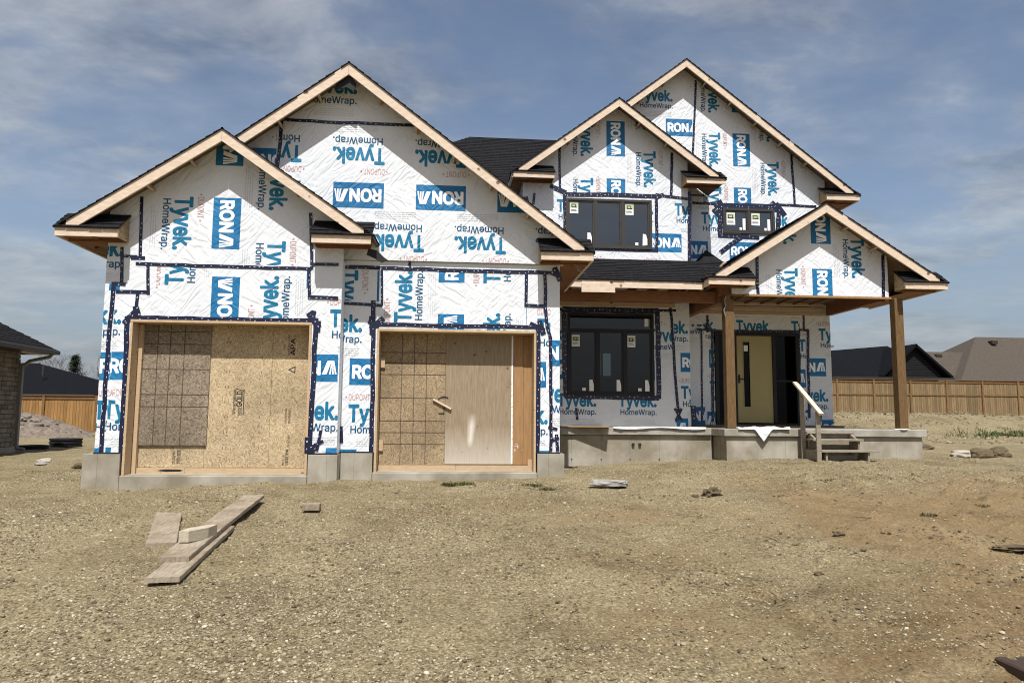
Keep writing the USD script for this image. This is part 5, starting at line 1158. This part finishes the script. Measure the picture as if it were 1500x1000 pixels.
n4 = thing('dark_roof_house', 'low house with dark hip roof behind the left fence', 'house', (-32, 45, .2))
obj('wall', bx(-42, -25.2, 41, 52, -.2, 2.3), SIDING, n4)
obj('roof', trimesh.convex.convex_hull(np.array([(-43, 40, 2.25), (-24.2, 40, 2.25), (-24.2, 53, 2.25), (-43, 53, 2.25), (-31.5, 46.5, 4.78), (-37, 46.5, 4.78)])), ROOFB, n4)
obj('eave_board', bx(-43, -24.2, 39.95, 39.99, 2.12, 2.27), DARKTRIM, n4)
obj('roof_vent', tube([(-29.0, 42.6, 3.6), (-29.0, 42.6, 4.4)], .07, 8), DARKTRIM, n4)
n5 = thing('tan_roof_house', 'sliver of a far tan roof between the left trees and the wrapped house', 'house', (-27, 60, .2))
obj('wall', bx(-33, -22, 58, 66, -.2, 2.6), MORTAR, n5)
obj('roof', trimesh.convex.convex_hull(np.array([(-34.5, 57.5, 2.6), (-22, 57.5, 2.6), (-22, 66, 2.6), (-34.5, 66, 2.6), (-29.5, 62, 5.3), (-25, 62, 5.3)])), ROOFG, n5)

# ------------------------------------------------------------------ trees
BARK = mat('grey_bark', (0.10, 0.08, 0.065), (0.17, 0.14, 0.115), 5, rough=0.9)
NEEDLE = mat('dark_pine_needles', (0.020, 0.035, 0.014), (0.05, 0.075, 0.028), 1.6, rough=0.9)
TWIGB = mat('brown_bare_twigs', (0.085, 0.058, 0.042), (0.14, 0.10, 0.075), 2, rough=0.9)
def bare_tree(label, x, y, H, seed, name='bare_tree', spread=.5, twm=BARK):
    rng = random.Random(seed); z0 = G(x, y) - .2; t = thing(name, label, 'tree', (x, y, z0)); segs = {0: [], 1: []}
    def grow(p, d, L, r0, lev):
        p = np.asarray(p, float); d = np.asarray(d, float); q = [p]; dd = d.copy(); n = 4
        for i in range(n):
            dd = dd + np.array([rng.gauss(0, .12), rng.gauss(0, .12), .05]); dd /= np.linalg.norm(dd); q.append(q[-1] + dd * L / n)
        r = np.linspace(r0, r0 * .55, n + 1); segs[0 if lev == 0 else 1].append(tube(q, r, 6 if lev < 2 else 3))
        if lev < 5:
            for k in range(3 if lev else 4):
                i = rng.randint(2, n) if lev else rng.randint(1, n); a = rng.uniform(0, 6.28); nd = dd * (1 - spread * .6) + spread * np.array([math.cos(a), math.sin(a), rng.uniform(.0, .6)]); nd /= np.linalg.norm(nd)
                grow(q[i], nd, L * rng.uniform(.55, .8), max(r[i] * .62, .012), lev + 1)
    grow((x, y, z0), (0, 0, 1), H * .36, H * .022, 0)
    obj('trunk', segs[0], BARK, t); obj('crown', segs[1], twm, t); return t
def pine(label, x, y, H, W, seed):
    rng = random.Random(seed); z0 = G(x, y) - .2; t = thing('pine_tree', label, 'tree', (x, y, z0)); obj('trunk', tube([(x, y, z0), (x, y, z0 + H * .95)], [H * .022, .03], 8), BARK, t)
    V, Fc, k = [], [], 0
    for i in range(230):
        f = rng.random() ** .8; zz = z0 + H * (.12 + .86 * f); R = W * (1 - f) ** .75 * rng.uniform(.35, 1.1) + .12; a = rng.uniform(0, 6.283); bx_, by_ = math.cos(a), math.sin(a)
        for j in range(26):
            s = rng.random(); px, py, pz = x + bx_ * R * s + rng.gauss(0, .14), y + by_ * R * s + rng.gauss(0, .14), zz + .25 * R * s * s - .1 * R + rng.gauss(0, .10)
            b = rng.uniform(0, 6.283); l = rng.uniform(.1, .24); dx, dy, dz = math.cos(b) * l, math.sin(b) * l, rng.uniform(-.05, .12)
            V += [(px, py, pz), (px + dx - dy * .25, py + dy + dx * .25, pz + dz), (px + dx + dy * .25, py + dy - dx * .25, pz + dz + .03)]; Fc.append((k, k + 1, k + 2)); k += 3
    obj('crown', trimesh.Trimesh(np.array(V), np.array(Fc), process=False), NEEDLE, t); return t
bare_tree('tall bare leafless tree behind the dark roof at left', -37.2, 60, 8.2, 3)
bare_tree('leafless tree close beside the wrapped house on its left', -33.4, 60, 8.6, 8)
bare_tree('small bare tree at the far left above the dark roof', -40.5, 62, 7.0, 14)
pine('dark green pine tree behind the left fence', -36.0, 61, 6.6, 1.7, 4)
for k, (x, H) in enumerate(((-34.9, 4.6), (-33.2, 4.3), (-31.8, 4.0))):
    bare_tree(('brown leafless bush right of the pine', 'brown leafless bush between the pine and the wrapped house', 'brown leafless bush touching the wrapped house edge')[k], x, 63, H, 40 + k, 'bare_bush', .9, TWIGB)

# ------------------------------------------------------------------ left side yard
hx, hy = np.meshgrid(np.linspace(-1, 1, 60), np.linspace(-1, 1, 44)); rr = np.clip(1 - np.hypot(hx, hy), 0, 1)
PX, PY = -16.8 + hx * 2.9, 18.6 + hy * 1.8; PZ = ground(PX, PY) - .06 + rr ** .8 * 1.05 * (.85 + .3 * meshkit.fbm(np.stack([hx * 3, hy * 3, 0 * hx], -1), 3, 2)) + .16 * (meshkit.fbm(np.stack([hx * 14, hy * 9, 0 * hx], -1), 2, 6) - .5) * (rr > 0)
RUBST = mat('brown_grey_rubble_stone', (0.13, 0.11, 0.09), (0.24, 0.21, 0.175), 9, rough=.9)
pile = thing('rubble_pile', 'heap of grey brown rubble in front of the left fence', 'rubble', (-16.1, 18.6, float(G(-16.1, 18.6))))
obj('rubble_mound', grid_mesh(PX, PY, PZ), mat('pinkish_rubble', (0.09, 0.07, 0.055), (0.21, 0.175, 0.14), 7, rough=0.95, bump=.6, bscale=14, bdist=.05), pile)
rr_ = random.Random(9)
for k in range(40):
    a = rr_.uniform(0, 6.28); q = rr_.uniform(.1, .9); x, y = -16.8 + 2.6 * q * math.cos(a), 18.4 - 1.6 * q * abs(math.sin(a)); s = rr_.uniform(.05, .13)
    z = float(ground(x, y)) + max(0, 1 - math.hypot((x + 16.8) / 2.9, (y - 18.6) / 1.8)) ** .8 * .95
    obj('rubble_stone', lump((x, y, z), (s * 1.3, s, s * .8), 200 + k, 1, .5), RUBST, pile)
def ring(label, x, y, r0, r1, h):
    z = G(x, y); t = thing('black_pipe_ring', label, 'pipe')
    path_ = '/'.join(str(t.GetPath()).split('/')[:3])
    k = 5
    for i in range(k):
        m = trimesh.creation.annulus(r_min=r0, r_max=r1 - .02 * (i % 2), height=h / k, sections=36); m.apply_translation((x, y, z + h * (i + .5) / k + .01)); obj('pipe_rib', m, FELT, t)
ring('black ribbed plastic ring lying flat nearer the brick house', -11.3, 9.3, .30, .38, .10)
ring('thicker black ribbed plastic ring lying right of the other one', -11.05, 10.5, .30, .42, .24)
